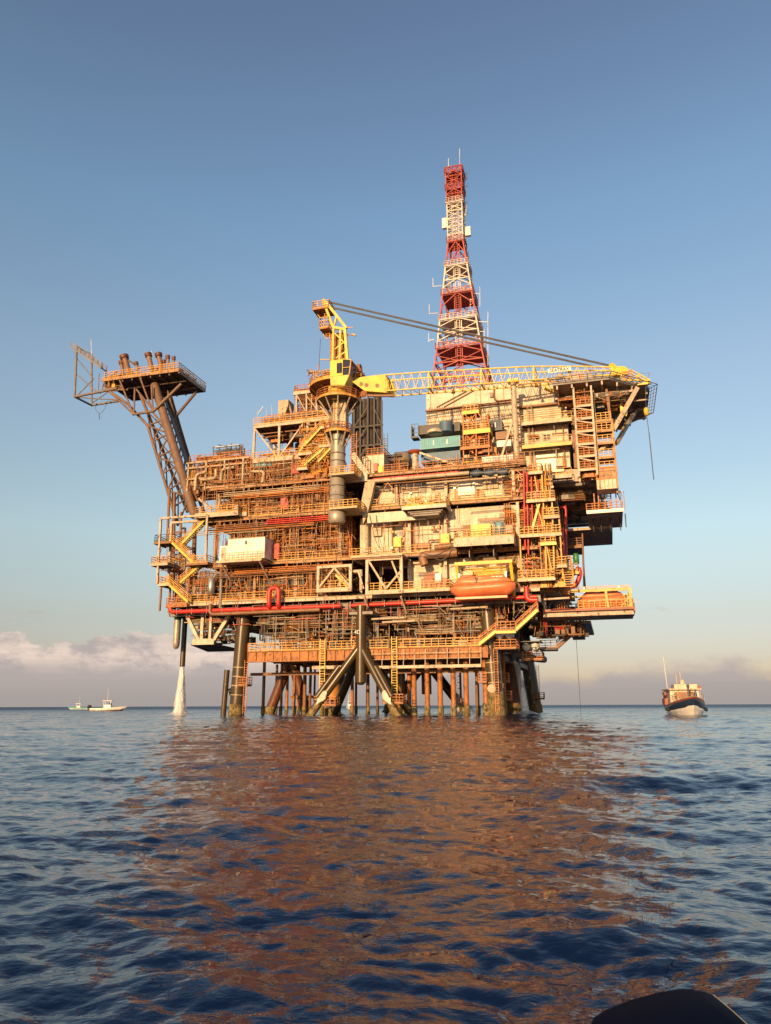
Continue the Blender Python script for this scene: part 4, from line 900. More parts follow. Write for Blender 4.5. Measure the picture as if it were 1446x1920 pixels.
# ------------------------------------------------------------------ lifeboats
def lifeboat(name, label, c, L, rot=0., H=1.0, num=True):
    t = thing(name, label, 'lifeboat', c); u0, v0, z0 = c; rings = []; top = []
    for i in range(25):
        f = i/24; x = (f-.5)*L; w = 1.45*max(.02, (1-abs(2*f-1)**5.))**.5; k = z0+.05+.8*max(0, (abs(2*f-1)-.78)/.22)**1.3; sh = z0+1.55+.35*(f-.5)+.1*(2*f-1)**2
        rings.append([(u0+x, v0-w*a, k+(sh-k)*b_) for a, b_ in ((0, 0), (.45, .04), (.82, .3), (.99, .62), (1, 1), (-1, 1), (-.99, .62), (-.82, .3), (-.45, .04))])
        hh = 1.35*min(1, (f-.02)/.12 if f < .14 else 1, (1-f)/.2)*H*(1.18 if .14 < f < .36 else .98); hh = max(hh, .02)
        top.append([(u0+x*.97, v0-w*a, sh+.04+hh*b_) for a, b_ in ((.94, 0), (.86, .45), (.55, .9), (0, 1), (-.55, .9), (-.86, .45), (-.94, 0))])
    hl = MB().loft(rings).build('hull', 'lifeboat_orange', t); MB().loft(top).build('canopy', 'lifeboat_orange', t)
    for r in (4, 5):
        b = MB()
        for p, q in zip(rings, rings[1:]): b.bar(Vector(p[r])+Vector((0, -.04 if r == 4 else .04, .02)), Vector(q[r])+Vector((0, -.04 if r == 4 else .04, .02)), .07)
        b.build('rubbing_strake', 'brown_steel', t)
    b = MB()
    for f, g_ in ((.24, 2.62), (.46, 2.35), (.66, 2.45), (.72, 2.45), (.78, 2.45)): b.box(u0+(f-.5)*L, u0+(f-.5)*L+.42, v0-1.2, v0-1.0, z0+g_, z0+g_+.12)
    b.build('window', 'dark_glass', t)
    b = MB(); b.box(u0-L*.28, u0-L*.14, v0-.5, v0+.5, z0+3.0*H, z0+3.5*H); b.build('steering_hatch', 'lifeboat_orange', t)
    for s in (-.36, .36): MB().box(u0+s*L-.1, u0+s*L+.1, v0-.1, v0+.1, z0+2.4, z0+3.3).build('lifting_hook', 'galvanised', t)
    if num: text('3', 1.15, 'signal_black', t, (u0-.7, v0-1.42, z0+2.1), .03, bold=.03); 
    return t
p, q = A(845, 1100, -3.2), A(967, 1100, -3.2); LBu = (p[0]+q[0])/2; LBz = A(905, 1119, -3.2)[2]
lifeboat('lifeboat', 'large orange enclosed lifeboat numbered 3 hanging on the front of the platform', (LBu, -3.2, LBz), q[0]-p[0])
cr = thing('lifeboat_cradle', 'orange cradle tray under the front lifeboat', 'cradle', (LBu, -3.2, LBz-.4)); b = MB(); b.box(LBu-3.6, LBu+3.4, -4.2, -2.2, LBz-.35, LBz-.05); b.build('tray', 'lifeboat_orange', cr)
dv = thing('lifeboat_davit', 'bright yellow davit frame over the front lifeboat', 'davit', A(905, 1070, -2))
z = A(856, 1058, -3)[2]; a, b_ = A(853, 1060, -3)[0], A(961, 1052, -3)[0]
MB().bar((a, -3, z), (b_, -3, z), .5, .45).build('beam', 'bright_yellow', dv)
for u in (a+.25, b_-.25): 
    MB().bar((u, -3, z), (u+.1, -1.2, LBz+.2), .38).build('post', 'bright_yellow', dv); MB().bar((u+.1, -3, z), (u, .6, z+.2), .38).build('arm', 'bright_yellow', dv); MB().tube((u*.93+LBu*.07, -3.2, z), (u*.86+LBu*.14, -3.2, LBz+2.9), .06).build('fall_wire', 'wire_rope', dv)
clutter(dv, a+1, b_-1, -2.2, -1.2, z-2.2, z-.3, 26, 720, ['bright_yellow', 'crane_yellow', 'cream_paint'], [3, 2, 1], 0, 0)
# right-hand lifeboat ledge
pz = 14.25; a, b_ = UX(1085, pz, 3), UX(1188, pz, 3)
lg = thing('lifeboat_ledge', 'grey-bottomed cantilever ledge carrying the right lifeboat out over the sea', 'platform', ((a+b_)/2, 3, pz))
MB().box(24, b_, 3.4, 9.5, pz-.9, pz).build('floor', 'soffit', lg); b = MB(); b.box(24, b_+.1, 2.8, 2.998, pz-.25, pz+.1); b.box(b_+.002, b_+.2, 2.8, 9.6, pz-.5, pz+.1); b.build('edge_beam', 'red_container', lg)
b = MB()
b.bar((a-1, 3.2, pz+2.5), (b_-.1, 3.2, pz+2.5), .26); b.bar((b_-.3, 3.2, pz), (b_-.3, 3.2, pz+2.7), .36); b.bar((a+4, 3.2, pz), (a+3.8, 3.2, pz+2.5), .3); b.bar((b_-.3, 9, pz), (b_-.3, 9, pz+2.7), .34); b.bar((b_-.3, 3.2, pz+2.5), (b_-.3, 9, pz+2.5), .26); b.bar((a-1, 9, pz+2.5), (b_-.3, 9, pz+2.5), .26); b.build('davit_frame', 'yellow_paint', lg)
MB().rail([(a, 3, pz), (b_, 3, pz), (b_, 9.4, pz)], step=.7, t=.07).build('handrail', 'rail_yellow', lg)
MB().rail([(a-1, 3.2, pz+2.6), (b_-.3, 3.2, pz+2.6)], step=.9, t=.06, h=.5).build('handrail', 'rail_yellow', lg)
clutter(lg, b_-2, b_, 3, 6, pz, pz+2, 20, 730, ['cream_paint', 'rail_yellow', 'crane_yellow'], [1, 1, 1], 0, 0)
lifeboat('lifeboat', 'smaller orange lifeboat resting on the ledge at the far right', ((a+b_)/2-.4, 5.2, pz+.1), 6.6, H=.7, num=False)
# ------------------------------------------------------------------ right front corner stairs
cs = thing('corner_stairs', 'zigzag yellow stairs with many railed landings at the right front corner of the box', 'stairs', A(1000, 1130, -1.5))
for (x0, x1, y, m) in ((988, 1040, 937, 'cream_paint'), (975, 1052, 1002, 'cream_paint'), (1014, 1042, 1018, 'crane_yellow'), (972, 1040, 1085, 'cream_paint'), (992, 1016, 885, 'cream_paint'), (1046, 1062, 1060, 'cream_paint'), (1050, 1084, 1073, 'bright_yellow'), (1020, 1048, 968, 'pale_steel')):
    v = -1.6 if y != 1073 else 2; plat(cs, x0, x1, y, v, v+2.2, m, 'rail_yellow', h=.32, step=.6, rt=.08)
for (x0, y0, x1, y1) in ((1010, 932, 1002, 888), (1022, 998, 1006, 945), (1036, 1075, 1022, 1010), (998, 992, 1012, 942), (1060, 1100, 1052, 1040)):
    p, q = A(x0, y0, -1), A(x1, y1, -1)
    if p[2] > q[2]: p, q = q, p
    fl = MB().stair(p, q, 1.4, side=(1, 0, 0) if 0 else (0, 1, 0), str_h=.3).build('flight', 'crane_yellow', cs)
    # steep flights seen nearly head on: broad treads
    b = MB()
    for i in range(14): c = Vector(p).lerp(Vector(q), i/13); b.box(c[0]-.2, c[0]+1.1, c[1]-.1+i*.12, c[1]+.15+i*.12, c[2]-.03, c[2]+.05)
    b.bar((p[0]+1.2, -1, p[2]), (q[0]+1.2, .6, q[2]), .2); b.build('tread', 'rail_yellow', fl)
p = A(1025, 870, -1); b = MB()
for x0, y0, x1, y1 in ((1035, 935, 1040, 1085), (1016, 885, 1026, 1085), (975, 1000, 978, 1085), (1048, 965, 1056, 1085)): b.bar(A(x0, y0, -1.2), A(x1, y1, -1.2), .18)
b.build('post', 'rail_yellow', cs)
clutter(cs, UX(980, 20, 0), UX(1045, 20, 0), -.4, 3, 17, 35, 150, 740, ['rail_yellow', 'rail_orange', 'brown_steel', 'pale_steel', 'cream_paint'], [4, 4, 3, 2, 2], 8, 0)
# lower yellow stairs to the spider deck
ls = thing('lower_stairs', 'sloping yellow stairs with a middle landing leading down to the orange girder deck', 'stairs', A(930, 1190, -2.4))
pp = [A(898, 1208, -2.4), A(930, 1183, -2.4), A(967, 1181, -2.4), A(1008, 1143, -2.4)]
for p, q in ((pp[0], pp[1]), (pp[2], pp[3])): f = MB().stair(p, q, 1.1, str_h=.4).build('flight', 'crane_yellow', ls); MB().srail(p, q, 1.1, t=.08).build('handrail', 'rail_orange', f)
MB().box(pp[1][0], pp[2][0], -2.4, -1.3, pp[1][2]-.35, pp[1][2]).build('landing', 'crane_yellow', ls); MB().rail([pp[1], pp[2]], step=.7, t=.08).build('handrail', 'rail_orange', ls)
# crooked walkway under the right side
rw = thing('under_walkway', 'dark railed walkway hanging below the right end of the box', 'walkway', A(1040, 1200, 10))
z = A(1030, 1215, 10)[2]; a, b_ = A(1012, 1215, 10)[0], A(1044, 1215, 10)[0]
MB().box(a, b_, 10, 13, z-.3, z).build('floor', 'dark_steel', rw); MB().rail([(a, 10, z), (b_, 10, z)], step=.8, t=.08).build('handrail', 'brown_steel', rw)
p, q = (b_, 10, z), A(1072, 1190, 10); MB().stair(p, q, 1, str_h=.35).build('flight', 'brown_steel', rw); MB().srail(p, q, 1, t=.07).build('handrail', 'brown_steel', rw)
c = A(1095, 1190, 10); MB().box(q[0], c[0], 10, 14, q[2]-.3, q[2]).build('floor', 'dark_steel', rw); MB().rail([q, (c[0], 10, q[2])], step=.8, t=.08).build('handrail', 'brown_steel', rw)
clutter(rw, UX(990, 13, 8), UX(1092, 13, 8), 7, 16, z+1.6, 16, 150, 750, ['brown_steel', 'dark_steel', 'red_paint', 'grey_steel', 'rail_orange'], [4, 4, 1, 3, 1], 6, 0)
MB().box(24, UX(1108, 13, 9), 9.6, 30, 12.9, 13.3).build('deck_slab', 'grey_steel', rw)
MB().path([A(1040, 1178, 8), A(1066, 1176, 8), A(1068, 1166, 8)], .28, 10).build('pipe', 'red_paint', rw)
# east side
es = thing('side_galleries', 'stacked railed galleries, red pipes and stairs on the shaded right flank of the box', 'gallery', (24.2, 4, Z1))
for z in (Z1, Z2, 26.4, Z3): 
    f = MB().box(24.1, 26.4, 3.6, 40, z-.3, z).build('floor', 'grey_steel', es); MB().rail([(24.2, 3.6, z), (26.4, 3.6, z), (26.4, 40, z)], step=1.6, t=.08).build('handrail', 'rail_orange', es)
for v in (4, 12, 20, 28, 36): MB().box(24.05, 24.4, v, v+.5, 14, Z3).build('column', 'cream_paint', es)
MB().box(UE-.55, UE-.15, 3, 55, Z1, Z4-.8).build('wall', 'cream_wall', es)
clutter(es, 24.4, 27, 4, 30, Z1, Z3, 240, 760, ['brown_steel', 'rail_orange', 'pale_steel', 'red_paint', 'grey_steel', 'rail_yellow'], [3, 4, 2, 1.6, 2, 2], 12, 0)
for x, y0, y1, v in ((1060, 945, 1100, 9), (1055, 990, 1085, 6)): MB().tube(A(x+3, y1, v), A(x, y0, v), .2, n=8).build('riser_pipe', 'red_paint', es)
MB().path([A(1050, 952, 8), A(1061, 951, 8), A(1061, 1050, 8), A(1064, 1075, 8)], .2, 8).build('pipe', 'red_paint', es)
MB().path([A(1050, 1082, 3), A(1075, 1078, 3), A(1086, 1062, 3), A(1088, 1080, 3), A(1080, 1098, 3), A(1070, 1100, 3)], .33, 10).build('pipe', 'red_paint', es)
for (p, q) in (((26.6, 12, Z1), (26.6, 20, Z2)), ((26.6, 20, Z2), (26.6, 12, 26.4)), ((26.6, 12, 26.4), (26.6, 20, Z3))): MB().stair(p, q, 1.0, side=(1, 0, 0)).build('flight', 'rail_orange', es)
p = A(1081, 1058, 6); MB().lathe((p[0], 6, p[2]), [(.3, 0), (.42, .1), (.42, 1.4), (.3, 1.6)], 12).build('green_bottle', 'green_paint', es)
a = UX(1070, Z2, 14)
b = MB(); z = A(1075, 1023, 14)[2]; b.box(27, UX(1092, z, 14), 14, 20, z-.4, z); b.rail([(27.4, 14, z), (UX(1092, z, 14), 14, z)], step=.8, t=.08); b.build('outer_landing', 'brown_steel', es)
MB().tube(A(1096, 1110, 8), A(1092, 1000, 8), .14, n=8).build('guide_post', 'brown_steel', es)
# ------------------------------------------------------------------ on the weather deck, left: pipe racks
pk = thing('pipe_rack', 'rack of valves and bent pipes on the box between flare boom and open frame', 'pipe rack', (-22, 0, Z4))
clutter(pk, UX(352, 37, 1), UX(470, 37, 1), .4, 6, Z4, 40.4, 260, 801, vessels=2, big=12)
clutter(pk, UX(372, 40, 2), UX(460, 40, 2), 1, 6, 39.5, 41.6, 120, 802, vessels=1, big=8)
clutter(pk, UX(405, 42, 4), UX(452, 42, 4), 3, 7, 41, 44, 46, 803, ['grey_steel', 'brown_steel', 'charcoal_paint', 'galvanised'], [2, 2, 2, 1], vessels=0)
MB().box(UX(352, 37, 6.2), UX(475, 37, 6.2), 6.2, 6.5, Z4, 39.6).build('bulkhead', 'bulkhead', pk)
b = MB()
for x in (352, 385, 420, 455): u = UX(x, 37, .3); b.box(u-.12, u+.12, .2, .45, Z4, 40.2)
for z in (37.4, 39.3, 40.2): b.box(UX(350, z, .3), UX(468, z, .3), .2, .44, z, z+.22)
b.build('frame', 'pale_steel', pk)
for (x0, y0, x1, y1, x2, y2) in ((366, 920, 368, 890, 388, 884), (414, 905, 416, 880, 440, 876), (376, 900, 405, 897, 405, 880), (388, 915, 470, 911, 480, 911), (492, 905, 496, 884, 470, 884)):
    MB().path([A(x0, y0, -.1), A(x1, y1, -.1), A(x2, y2, -.1)], .26, 10).build('pipe', 'pale_steel', pk)
b = MB()
for i in range(7): x = 372+i*12; p = A(x, 868-abs(i-3)*2, 2); b.lathe(p, [(.25, -.6), (.25, 0), (.42, .05), (.42, .15), (.2, .2), (.2, .6), (.35, .65), (.35, .75)], 10)
b.build('valve', 'cream_paint', pk)
MB().rail([(UX(355, 40.5, .3), .3, 40.4), (UX(470, 40.5, .3), .3, 40.4)], step=.9).build('handrail', 'rail_orange', pk)
p = A(445, 860, 5)
b = MB()
for x, y0, y1 in ((400, 860, 838), (412, 850, 834), (424, 860, 836), (434, 852, 832), (458, 862, 840)): b.bar(A(x, y0, 5), A(x, y1, 5), .12)
b.bar(A(400, 838, 5), A(424, 846, 5), .1); b.bar(A(409, 833, 5), A(440, 845, 5), .1); b.build('davit_arm', 'dark_steel', pk)
# second rack centre-left (478..620)
clutter(d4, UX(470, 37, .5), UX(620, 37, .5), .2, 5, Z4, 39.6, 280, 811, vessels=2, big=12)
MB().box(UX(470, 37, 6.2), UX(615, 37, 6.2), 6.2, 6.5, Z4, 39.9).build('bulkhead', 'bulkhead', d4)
MB().lathe((UX(478, 37, 1), 1, Z4+3.4), [(.1, 0), (.7, .2), (.75, .5), (.75, 3.2), (.1, 3.6)], 14, 'u').build('vessel', 'teal_paint', d4)
# ------------------------------------------------------------------ open module frame
om = thing('open_module', 'tall cream open frame module with equipment on its roof, left of the crane column', 'module', A(545, 857, 0))
zf = A(545, 855, 0)[2]; zt = A(545, 790, 0)[2]; ul, ur = UX(474, 43, 0), UX(616, 43, 0)
b = MB()
for v in (0, 8): b.box(ul, ur, v, v+.3, zt-.5, zt); b.box(ul, ur, v-.1, v+.5, zt-.02, zt+.08); b.box(ul, ur, v, v+.3, zf-.6, zf)
for u in (ul, ur-.2): b.box(u, u+.2, .3, 8, zt-.45, zt-.05); b.box(u, u+.2, .3, 8, zf-.55, zf-.05)
b.build('floor_beam', 'cream_paint', om)
us = [ul, UX(521, 43, 0), UX(574, 43, 0), ur-.4]
for u in us:
    for v in (0, 8): MB().box(u, u+.38, v+.02, v+.28, zf, zt-.5).build('column', 'cream_paint', om)
for (a, c, s_) in ((us[0]+.3, us[1], 1), (us[1]+.3, us[2]-.6, -1), (us[2]+.4, us[3], 1)):
    for v in (.15, 8.1): MB().bar((a, v, zt-.6 if s_ > 0 else zf), (c, v, zf if s_ > 0 else zt-.6), .22).build('brace', 'cream_paint', om)
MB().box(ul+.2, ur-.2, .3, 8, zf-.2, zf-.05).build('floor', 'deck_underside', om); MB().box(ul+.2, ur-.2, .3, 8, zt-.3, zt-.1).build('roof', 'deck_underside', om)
b = MB()
for i in range(12): u = ul+(ur-ul)*(i+.5)/12; b.box(u-.06, u+.06, .3, 8, zt-.5, zt-.31)
for v in (1.5, 3, 5, 6.5): b.box(ul+.2, ur-.2, v, v+.15, zt-1.1, zt-.95)
b.build('joist', 'brown_steel', om)
MB().rail([(ul, 0, zf), (ur, 0, zf)], step=.9, t=.07).build('handrail', 'rail_yellow', om); MB().rail([(ul, 0, zt+.08), (ur, 0, zt+.08)], step=.9, t=.07).build('handrail', 'rail_yellow', om)
clutter(om, ul+.5, ur-.5, 1.5, 7.5, zf, zf+1.6, 50, 821, vessels=0); clutter(om, ul+.5, ur-.5, 1.5, 7.5, zt-2.4, zt-.6, 60, 822, vessels=0, big=4)
clutter(om, ul+.8, ur-1, .8, 6, zt+.1, zt+2., 110, 823, vessels=1, big=4)
a, c = A(522, 770, 2), A(541, 749, 2); hx = thing('air_intake', 'pale boxy air intake hood with slanted side on the roof of the open frame', 'hood', a)
MB().prism([(a[0], a[2]-1.2), (a[0]-.05, c[2]), (c[0], c[2]), (c[0], c[2]-.9), (c[0]-.7, a[2]-1.2)], 2, 4.4).build('hood', 'pale_steel', hx); MB().bar((c[0]-.2, 2.5, c[2]-.2), (c[0]+1.1, 2.5, zt+.1), .3).build('duct', 'grey_steel', hx)
# mast rods on its roof
b = MB(); 
for x, y in ((483, 768), (500, 766), (510, 760), (554, 762)): b.tube((UX(x, 47, 3), 3, zt), A(x, y, 3), .05, n=5)
b.bar(A(484, 776, 2), A(494, 762, 2), .1); b.build('rod', 'galvanised', om)
# stairs between frame and crane column
sx = thing('side_stairs', 'crossing yellow stairs beside the grey crane column', 'stairs', A(590, 880, -1.4))
for (x0, y0, x1, y1) in ((570, 836, 605, 798), (596, 866, 622, 838), (575, 826, 560, 850), (612, 836, 570, 872)):
    p, q = A(x0, y0, -1.3), A(x1, y1, -1.3)
    if p[2] > q[2]: p, q = q, p
    f = MB().stair(p, q, .9, str_h=.28).build('flight', 'crane_yellow', sx); MB().srail(p, q, .9, t=.07).build('handrail', 'rail_yellow', f)
for (x0, x1, y) in ((560, 584, 850), (600, 622, 835), (558, 576, 878), (604, 618, 800)): plat(sx, x0, x1, y, -1.4, .4, 'cream_paint', 'rail_yellow', step=.7)
clutter(sx, UX(562, 40, -.5), UX(620, 40, -.5), -1, 1, Z4, 45, 110, 830, ['rail_orange', 'brown_steel', 'rail_yellow', 'pale_steel'], [3, 2, 2, 2], 4, 0)
# high platform behind crane (left of its machinery deck)
hp = thing('high_platform', 'tall scaffold-like platform with railing behind the crane machinery deck', 'platform', A(575, 740, 3))
plat(hp, 552, 596, 733, 3, 8, 'cream_paint', 'rail_orange', h=.5, step=.8)
for x in (556, 575, 594): MB().bar(A(x, 733, 3.1), (UX(x+1, 47, 3.1), 3.1, zt), .24).build('column', 'cream_paint', hp)
MB().bar(A(558, 742, 3), A(575, 775, 3), .16).build('brace', 'pale_steel', hp); MB().bar(A(575, 742, 3), A(600, 775, 3), .16).build('brace', 'pale_steel', hp)
clutter(hp, UX(555, 50, 4), UX(605, 50, 4), 3.2, 6, 47, 52.5, 70, 835, ['brown_steel', 'rail_orange', 'pale_steel'], [2, 2, 1], 0, 0)
# exhaust stacks behind, their shade put into the dark steel colour
ex = thing('exhaust_stacks', 'cluster of tall dark exhaust stacks and bracing behind the crane column', 'stack', A(700, 835, 30))
zt2 = A(700, 745, 30)[2]
for x, r in ((668, .9), (682, 1.0), (694, 1.0), (708, .85)):
    u = UX(x, 52, 30); MB().tube((u, 30, Z4), (u, 30, zt2+rnd.uniform(-1.6, .9)), r, n=16).build('stack', 'dark_steel', ex)
b = MB()
for x in (664, 676, 690, 702, 716):
    for v in (28.4, 31.6): u = UX(x, 52, v); b.bar((u, v, Z4), (u, v, zt2-abs(x-690)*.06), .3)
for i in range(5): z = Z4+3+i*4; b.bar((UX(662, z, 28.4), 28.4, z), (UX(718, z, 28.4), 28.4, z), .3); b.bar((UX(664, z, 28.3), 28.3, z), (UX(690, z+4, 28.3), 28.3, z+4), .25); b.bar((UX(716, z, 28.3), 28.3, z), (UX(700, z+4, 28.3), 28.3, z+4), .2)
b.build('frame', 'dark_steel', ex)
b = MB()
for z in np.arange(44, 51, 1.5): b.rail([(UX(714, z, 28), 28, z), (UX(727, z, 28), 28, z)], h=1.4, step=.9, t=.1)
for x in (720, 727): b.bar((UX(x, 45, 28), 28, Z4), (UX(x, 52, 28), 28, 52.5), .12)
b.build('scaffold', 'charcoal_paint', ex)
# block right of the crane column with raking beam
a, c = A(686, 888, .6), A(720, 852, .6); bl = thing('equipment_house', 'plain cream house with a railed roof right of the crane column', 'building', (a[0], .6, Z4))
MB().box(a[0]-.6, c[0], .6, 8, Z4, c[2]).build('wall', 'cream_wall', bl); MB().rail([(a[0], .6, c[2]), (c[0], .6, c[2]), (c[0], 7.6, c[2])], step=.9, t=.07).build('handrail', 'rail_orange', bl)
MB().bar(A(662, 852, -.2), A(690, 893, -.2), .9).build('raking_beam', 'cream_wall', bl)
MB().prism([A(686, 905, -.9)[::2], A(704, 905, -.9)[::2], A(690, 965, -.9)[::2], A(682, 984, -.9)[::2], A(679, 940, -.9)[::2]], -1.2, -.3).build('gusset_plate', 'pale_steel', bl)
b = MB()
b.path([A(680, 884, -.4), A(681, 858, -.4), A(690, 857, -.4), A(690, 875, -.4), A(692, 915, -.4)], .09, 6); b.build('pipe', 'brown_steel', bl)
cs2 = thing('coolers', 'sloping dark equipment with a rounded hood behind the weather deck rail', 'machinery', (UX(745, 38, 6), 6, Z4))
clutter(cs2, UX(722, 38, 5), UX(760, 38, 5), 3, 14, Z4, 39.5, 90, 840, ['brown_steel', 'rail_orange', 'grey_steel', 'dark_steel'], [2, 2, 2, 2], 4, 1)
p = A(742, 858, 12); MB().lathe((p[0], 12, p[2]-.4), [(.1, -.2), (1.3, 0), (1.3, 2.4), (.1, 2.6)], 18, 'u').build('hood', 'grey_steel', cs2)
MB().box(UX(722, 38, 14), UX(775, 38, 14), 14, 20, Z4, A(745, 862, 14)[2]).build('housing', 'brown_steel', cs2)
clutter(d4, UX(770, 37, 1), UX(985, 37, 1), .9, 3, Z4, Z4+1.1, 36, 841, ['rail_yellow', 'rail_orange', 'cream_paint', 'brown_steel', 'bright_yellow'], [2, 2, 2, 2, 1], 4, 0)
MB().bar(A(787, 849, -.1), A(856, 873, -.1), .28).build('raking_strut', 'cream_paint', d4)
# ------------------------------------------------------------------ scaffold tower (yellow)
yt = thing('scaffold_tower', 'yellow and orange scaffold tower with two railed landings in front of the living quarters', 'scaffold', A(893, 850, 1.6))
x0, x1 = 869, 916
for x in (869, 893, 916): 
    for v in (1.6, 4.4): MB().bar((UX(x, 37, v), v, Z4), (UX(x, 44, v), v, A(x, 765 if x < 900 else 790, v)[2]), .16).build('post', 'rail_orange', yt)
plat(yt, 868, 897, 771, 1.6, 4.4, 'bright_yellow', 'rail_yellow', h=.45, step=.6, rt=.08); plat(yt, 870, 918, 806, 1.4, 4.4, 'bright_yellow', 'rail_yellow', h=.6, step=.6, rt=.08); plat(yt, 864, 918, 838, 1.4, 4.4, 'rail_orange', 'rail_orange', h=.3, step=.7)
b = MB()
for (xa, ya, xb, yb) in ((870, 775, 893, 802), (893, 775, 870, 802), (897, 775, 914, 800), (870, 812, 893, 836), (893, 812, 870, 836)): b.bar(A(xa, ya, 1.6), A(xb, yb, 1.6), .12)
b.build('brace', 'rail_orange', yt)
clutter(yt, UX(868, 41, 2), UX(916, 41, 2), 1.8, 4, 38, 44, 60, 850, ['rail_orange', 'rail_yellow', 'brown_steel'], [3, 2, 1], 0, 0)
# boom pillar
pl = thing('boom_rest', 'tall cream pillar with a raking strut that carries the crane boom', 'pillar', (21.6, 1, Z4))
MB().tube((21.6, 1, Z4), (21.6, 1, 48.3), .42, n=20).build('pillar', 'cream_paint', pl); MB().bar((21.5, 1, 43.), (UX(936, 37, 1), 1, Z4+.2), .28).build('strut', 'cream_paint', pl); MB().box(20.8, 22.4, .2, 1.8, 48.3, 48.6).build('cradle', 'crane_yellow', pl)
# ------------------------------------------------------------------ living quarters
VA = 9.
lq = thing('living_quarters', 'large cream accommodation block with banded walls and two windows, below the helideck', 'building', (20, VA, Z4))
uA0, uA1 = UX(800, 47, VA), UX(1066, 47, 6)
zr = A(800, 735, VA)[2]
MB().box(uA0, 27.2, VA, 40, Z4+.1, zr).build('wall', 'cream_wall', lq)
for (za, zb, m) in ((A(900, 800, VA)[2], A(900, 766, VA)[2], 'pale_steel'),):
    b = MB()
    for i in range(5): z = za+(zb-za)*i/4; b.box(uA0+.02, 27.1, VA-.12, VA-.002, z, z+.22)
    b.build('ribbed_band', m, lq)
b = MB(); 
for x in (808, 852, 902, 946): u = UX(x, 47, VA); b.box(u-.04, u+.04, VA-.05, VA-.001, A(x, 766, VA)[2], zr)
b.build('panel_seam', 'brown_steel', lq)
MB().box(uA0-.1, 27.1, VA-.4, VA-.13, A(900, 762, VA)[2], A(900, 759, VA)[2]).build('cable_tray', 'brown_steel', lq)
b = MB(); b.bar(A(818, 764, VA-.2), A(875, 733, VA-.2), .12); b.bar(A(832, 763, VA-.2), A(890, 731, VA-.2), .12); b.path([A(926, 725, VA-.3), A(927, 748, VA-.3), A(933, 752, VA-.3), A(1040, 741, VA-.3)], .13, 6)
for i in range(30): x = 805+i*3.6; b.bar((UX(x, 47, VA-.2), VA-.2, A(x, 776, VA)[2]), (UX(x+rnd.uniform(-3, 3), 47, VA-.2), VA-.2, A(x, 764, VA)[2]), .06)
b.build('pipe', 'brown_steel', lq)
for x, y in ((922, 741), (992, 733)): p = A(x, y, VA-.1); MB().box(p[0]-.25, p[0]+.25, VA-.3, VA-.1, p[2]-.4, p[2]+.4).build('wall_lamp', 'grey_steel', lq)
# right wing, cantilevered
VW = 5.; uW0, uW1 = UX(975, 43, VW), UX(1064, 43, VW); zw0 = A(1045, 893, VW)[2]; zw1 = A(1045, 708, VW)[2]
MB().box(uW0, 27.2, VW, VA-.42, Z4+.12, zw1-.4).build('wing', 'cream_wall', lq); MB().box(27.22, uW1, VW+.01, 34, Z4+.12, 45.3).build('wing', 'cream_wall', lq)
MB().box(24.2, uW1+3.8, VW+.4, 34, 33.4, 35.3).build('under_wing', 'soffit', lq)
b = MB()
for i in range(8): v = VW+1+i*4; b.box(24.4, uW1+3.7, v, v+.3, 32.9, 33.39)
for i in range(5): u = 25+i*2; b.box(u, u+.2, VW+.5, 33.9, 33.05, 33.38)
b.build('under_beam', 'grey_steel', lq)
MB().box(uW1+.6, uW1+3.6, VW+6, 34, 35.3, 46).build('rear_wall', 'pale_steel', lq)
for y0, y1, y2 in ((788, 796, 0), (832, 841, 0), (893, 902, 0)):
    v = 3.; z = A(1030, y0, v)[2]; a_, c_ = (UX(977, z, v) if y0 < 880 else UX(1015, z, v)), UX(1072, z, v)
    MB().box(a_, c_, v, VW, z-.12, z).build('gallery_floor', 'deck_underside', lq); MB().box(a_, c_, v-.12, v-.002, z-.45, z+.05).build('gallery_beam', 'yellow_paint' if y0 == 832 else 'cream_paint', lq)
    MB().rail([(a_, v, z), (c_, v, z)], step=1.1, t=.055).build('handrail', 'rail_yellow', lq)
b = MB()
for i in range(6): z = A(1030, 780-i*4, VW)[2]; b.box(uW0, uW1-.3, VW-.1, VW-.002, z, z+.12)
b.build('ribbed_band', 'pale_steel', lq)
b = MB(); z = A(1030, 762, VW)[2]; b.box(uW0-.5, uW1+.4, VW-.7, VW-.11, z, z+.3); b.build('cable_tray', 'brown_steel', lq)
for x in (1005, 1026):
    p, q = A(x-7, 828 if x < 1010 else 826, VW), A(x+6, 816 if x < 1010 else 814, VW); w = MB().box(p[0], q[0], VW-.06, VW-.002, p[2], q[2]).build('window', 'dark_glass', lq); b = MB()
    for zz in (p[2], (p[2]+q[2])/2, q[2]): b.box(p[0]-.06, q[0]+.06, VW-.1, VW-.062, zz-.05, zz+.05)
    for uu in (p[0], (p[0]+q[0])/2, q[0]): b.box(uu-.05, uu+.05, VW-.105, VW-.063, p[2], q[2])
    b.build('frame', 'cream_paint', w)
fit(lq, 1007, 850, 1056, 888, VW-.02, 'white_paint', 'white_wall_panel', .15)
MB().box(UX(1073, 40, VW), UX(1074, 40, VW)+1.6, VW+.5, VW+3, Z4, 45).build('stair_shaft', 'brown_steel', lq)
clutter(lq, UX(978, 40, 4), UX(1064, 40, 4), 3.8, 4.9, Z4, 46, 18, 860, ['brown_steel', 'rail_orange', 'pale_steel', 'cream_paint'], [2, 2, 3, 3], 4, 0)
clutter(lq, UX(940, 40, 6), UX(1000, 40, 6), 5, 8.9, Z4, 44, 24, 861, ['brown_steel', 'rail_orange', 'pale_steel', 'cream_paint', 'grey_steel'], [2, 2, 3, 2, 2], 4, 0)
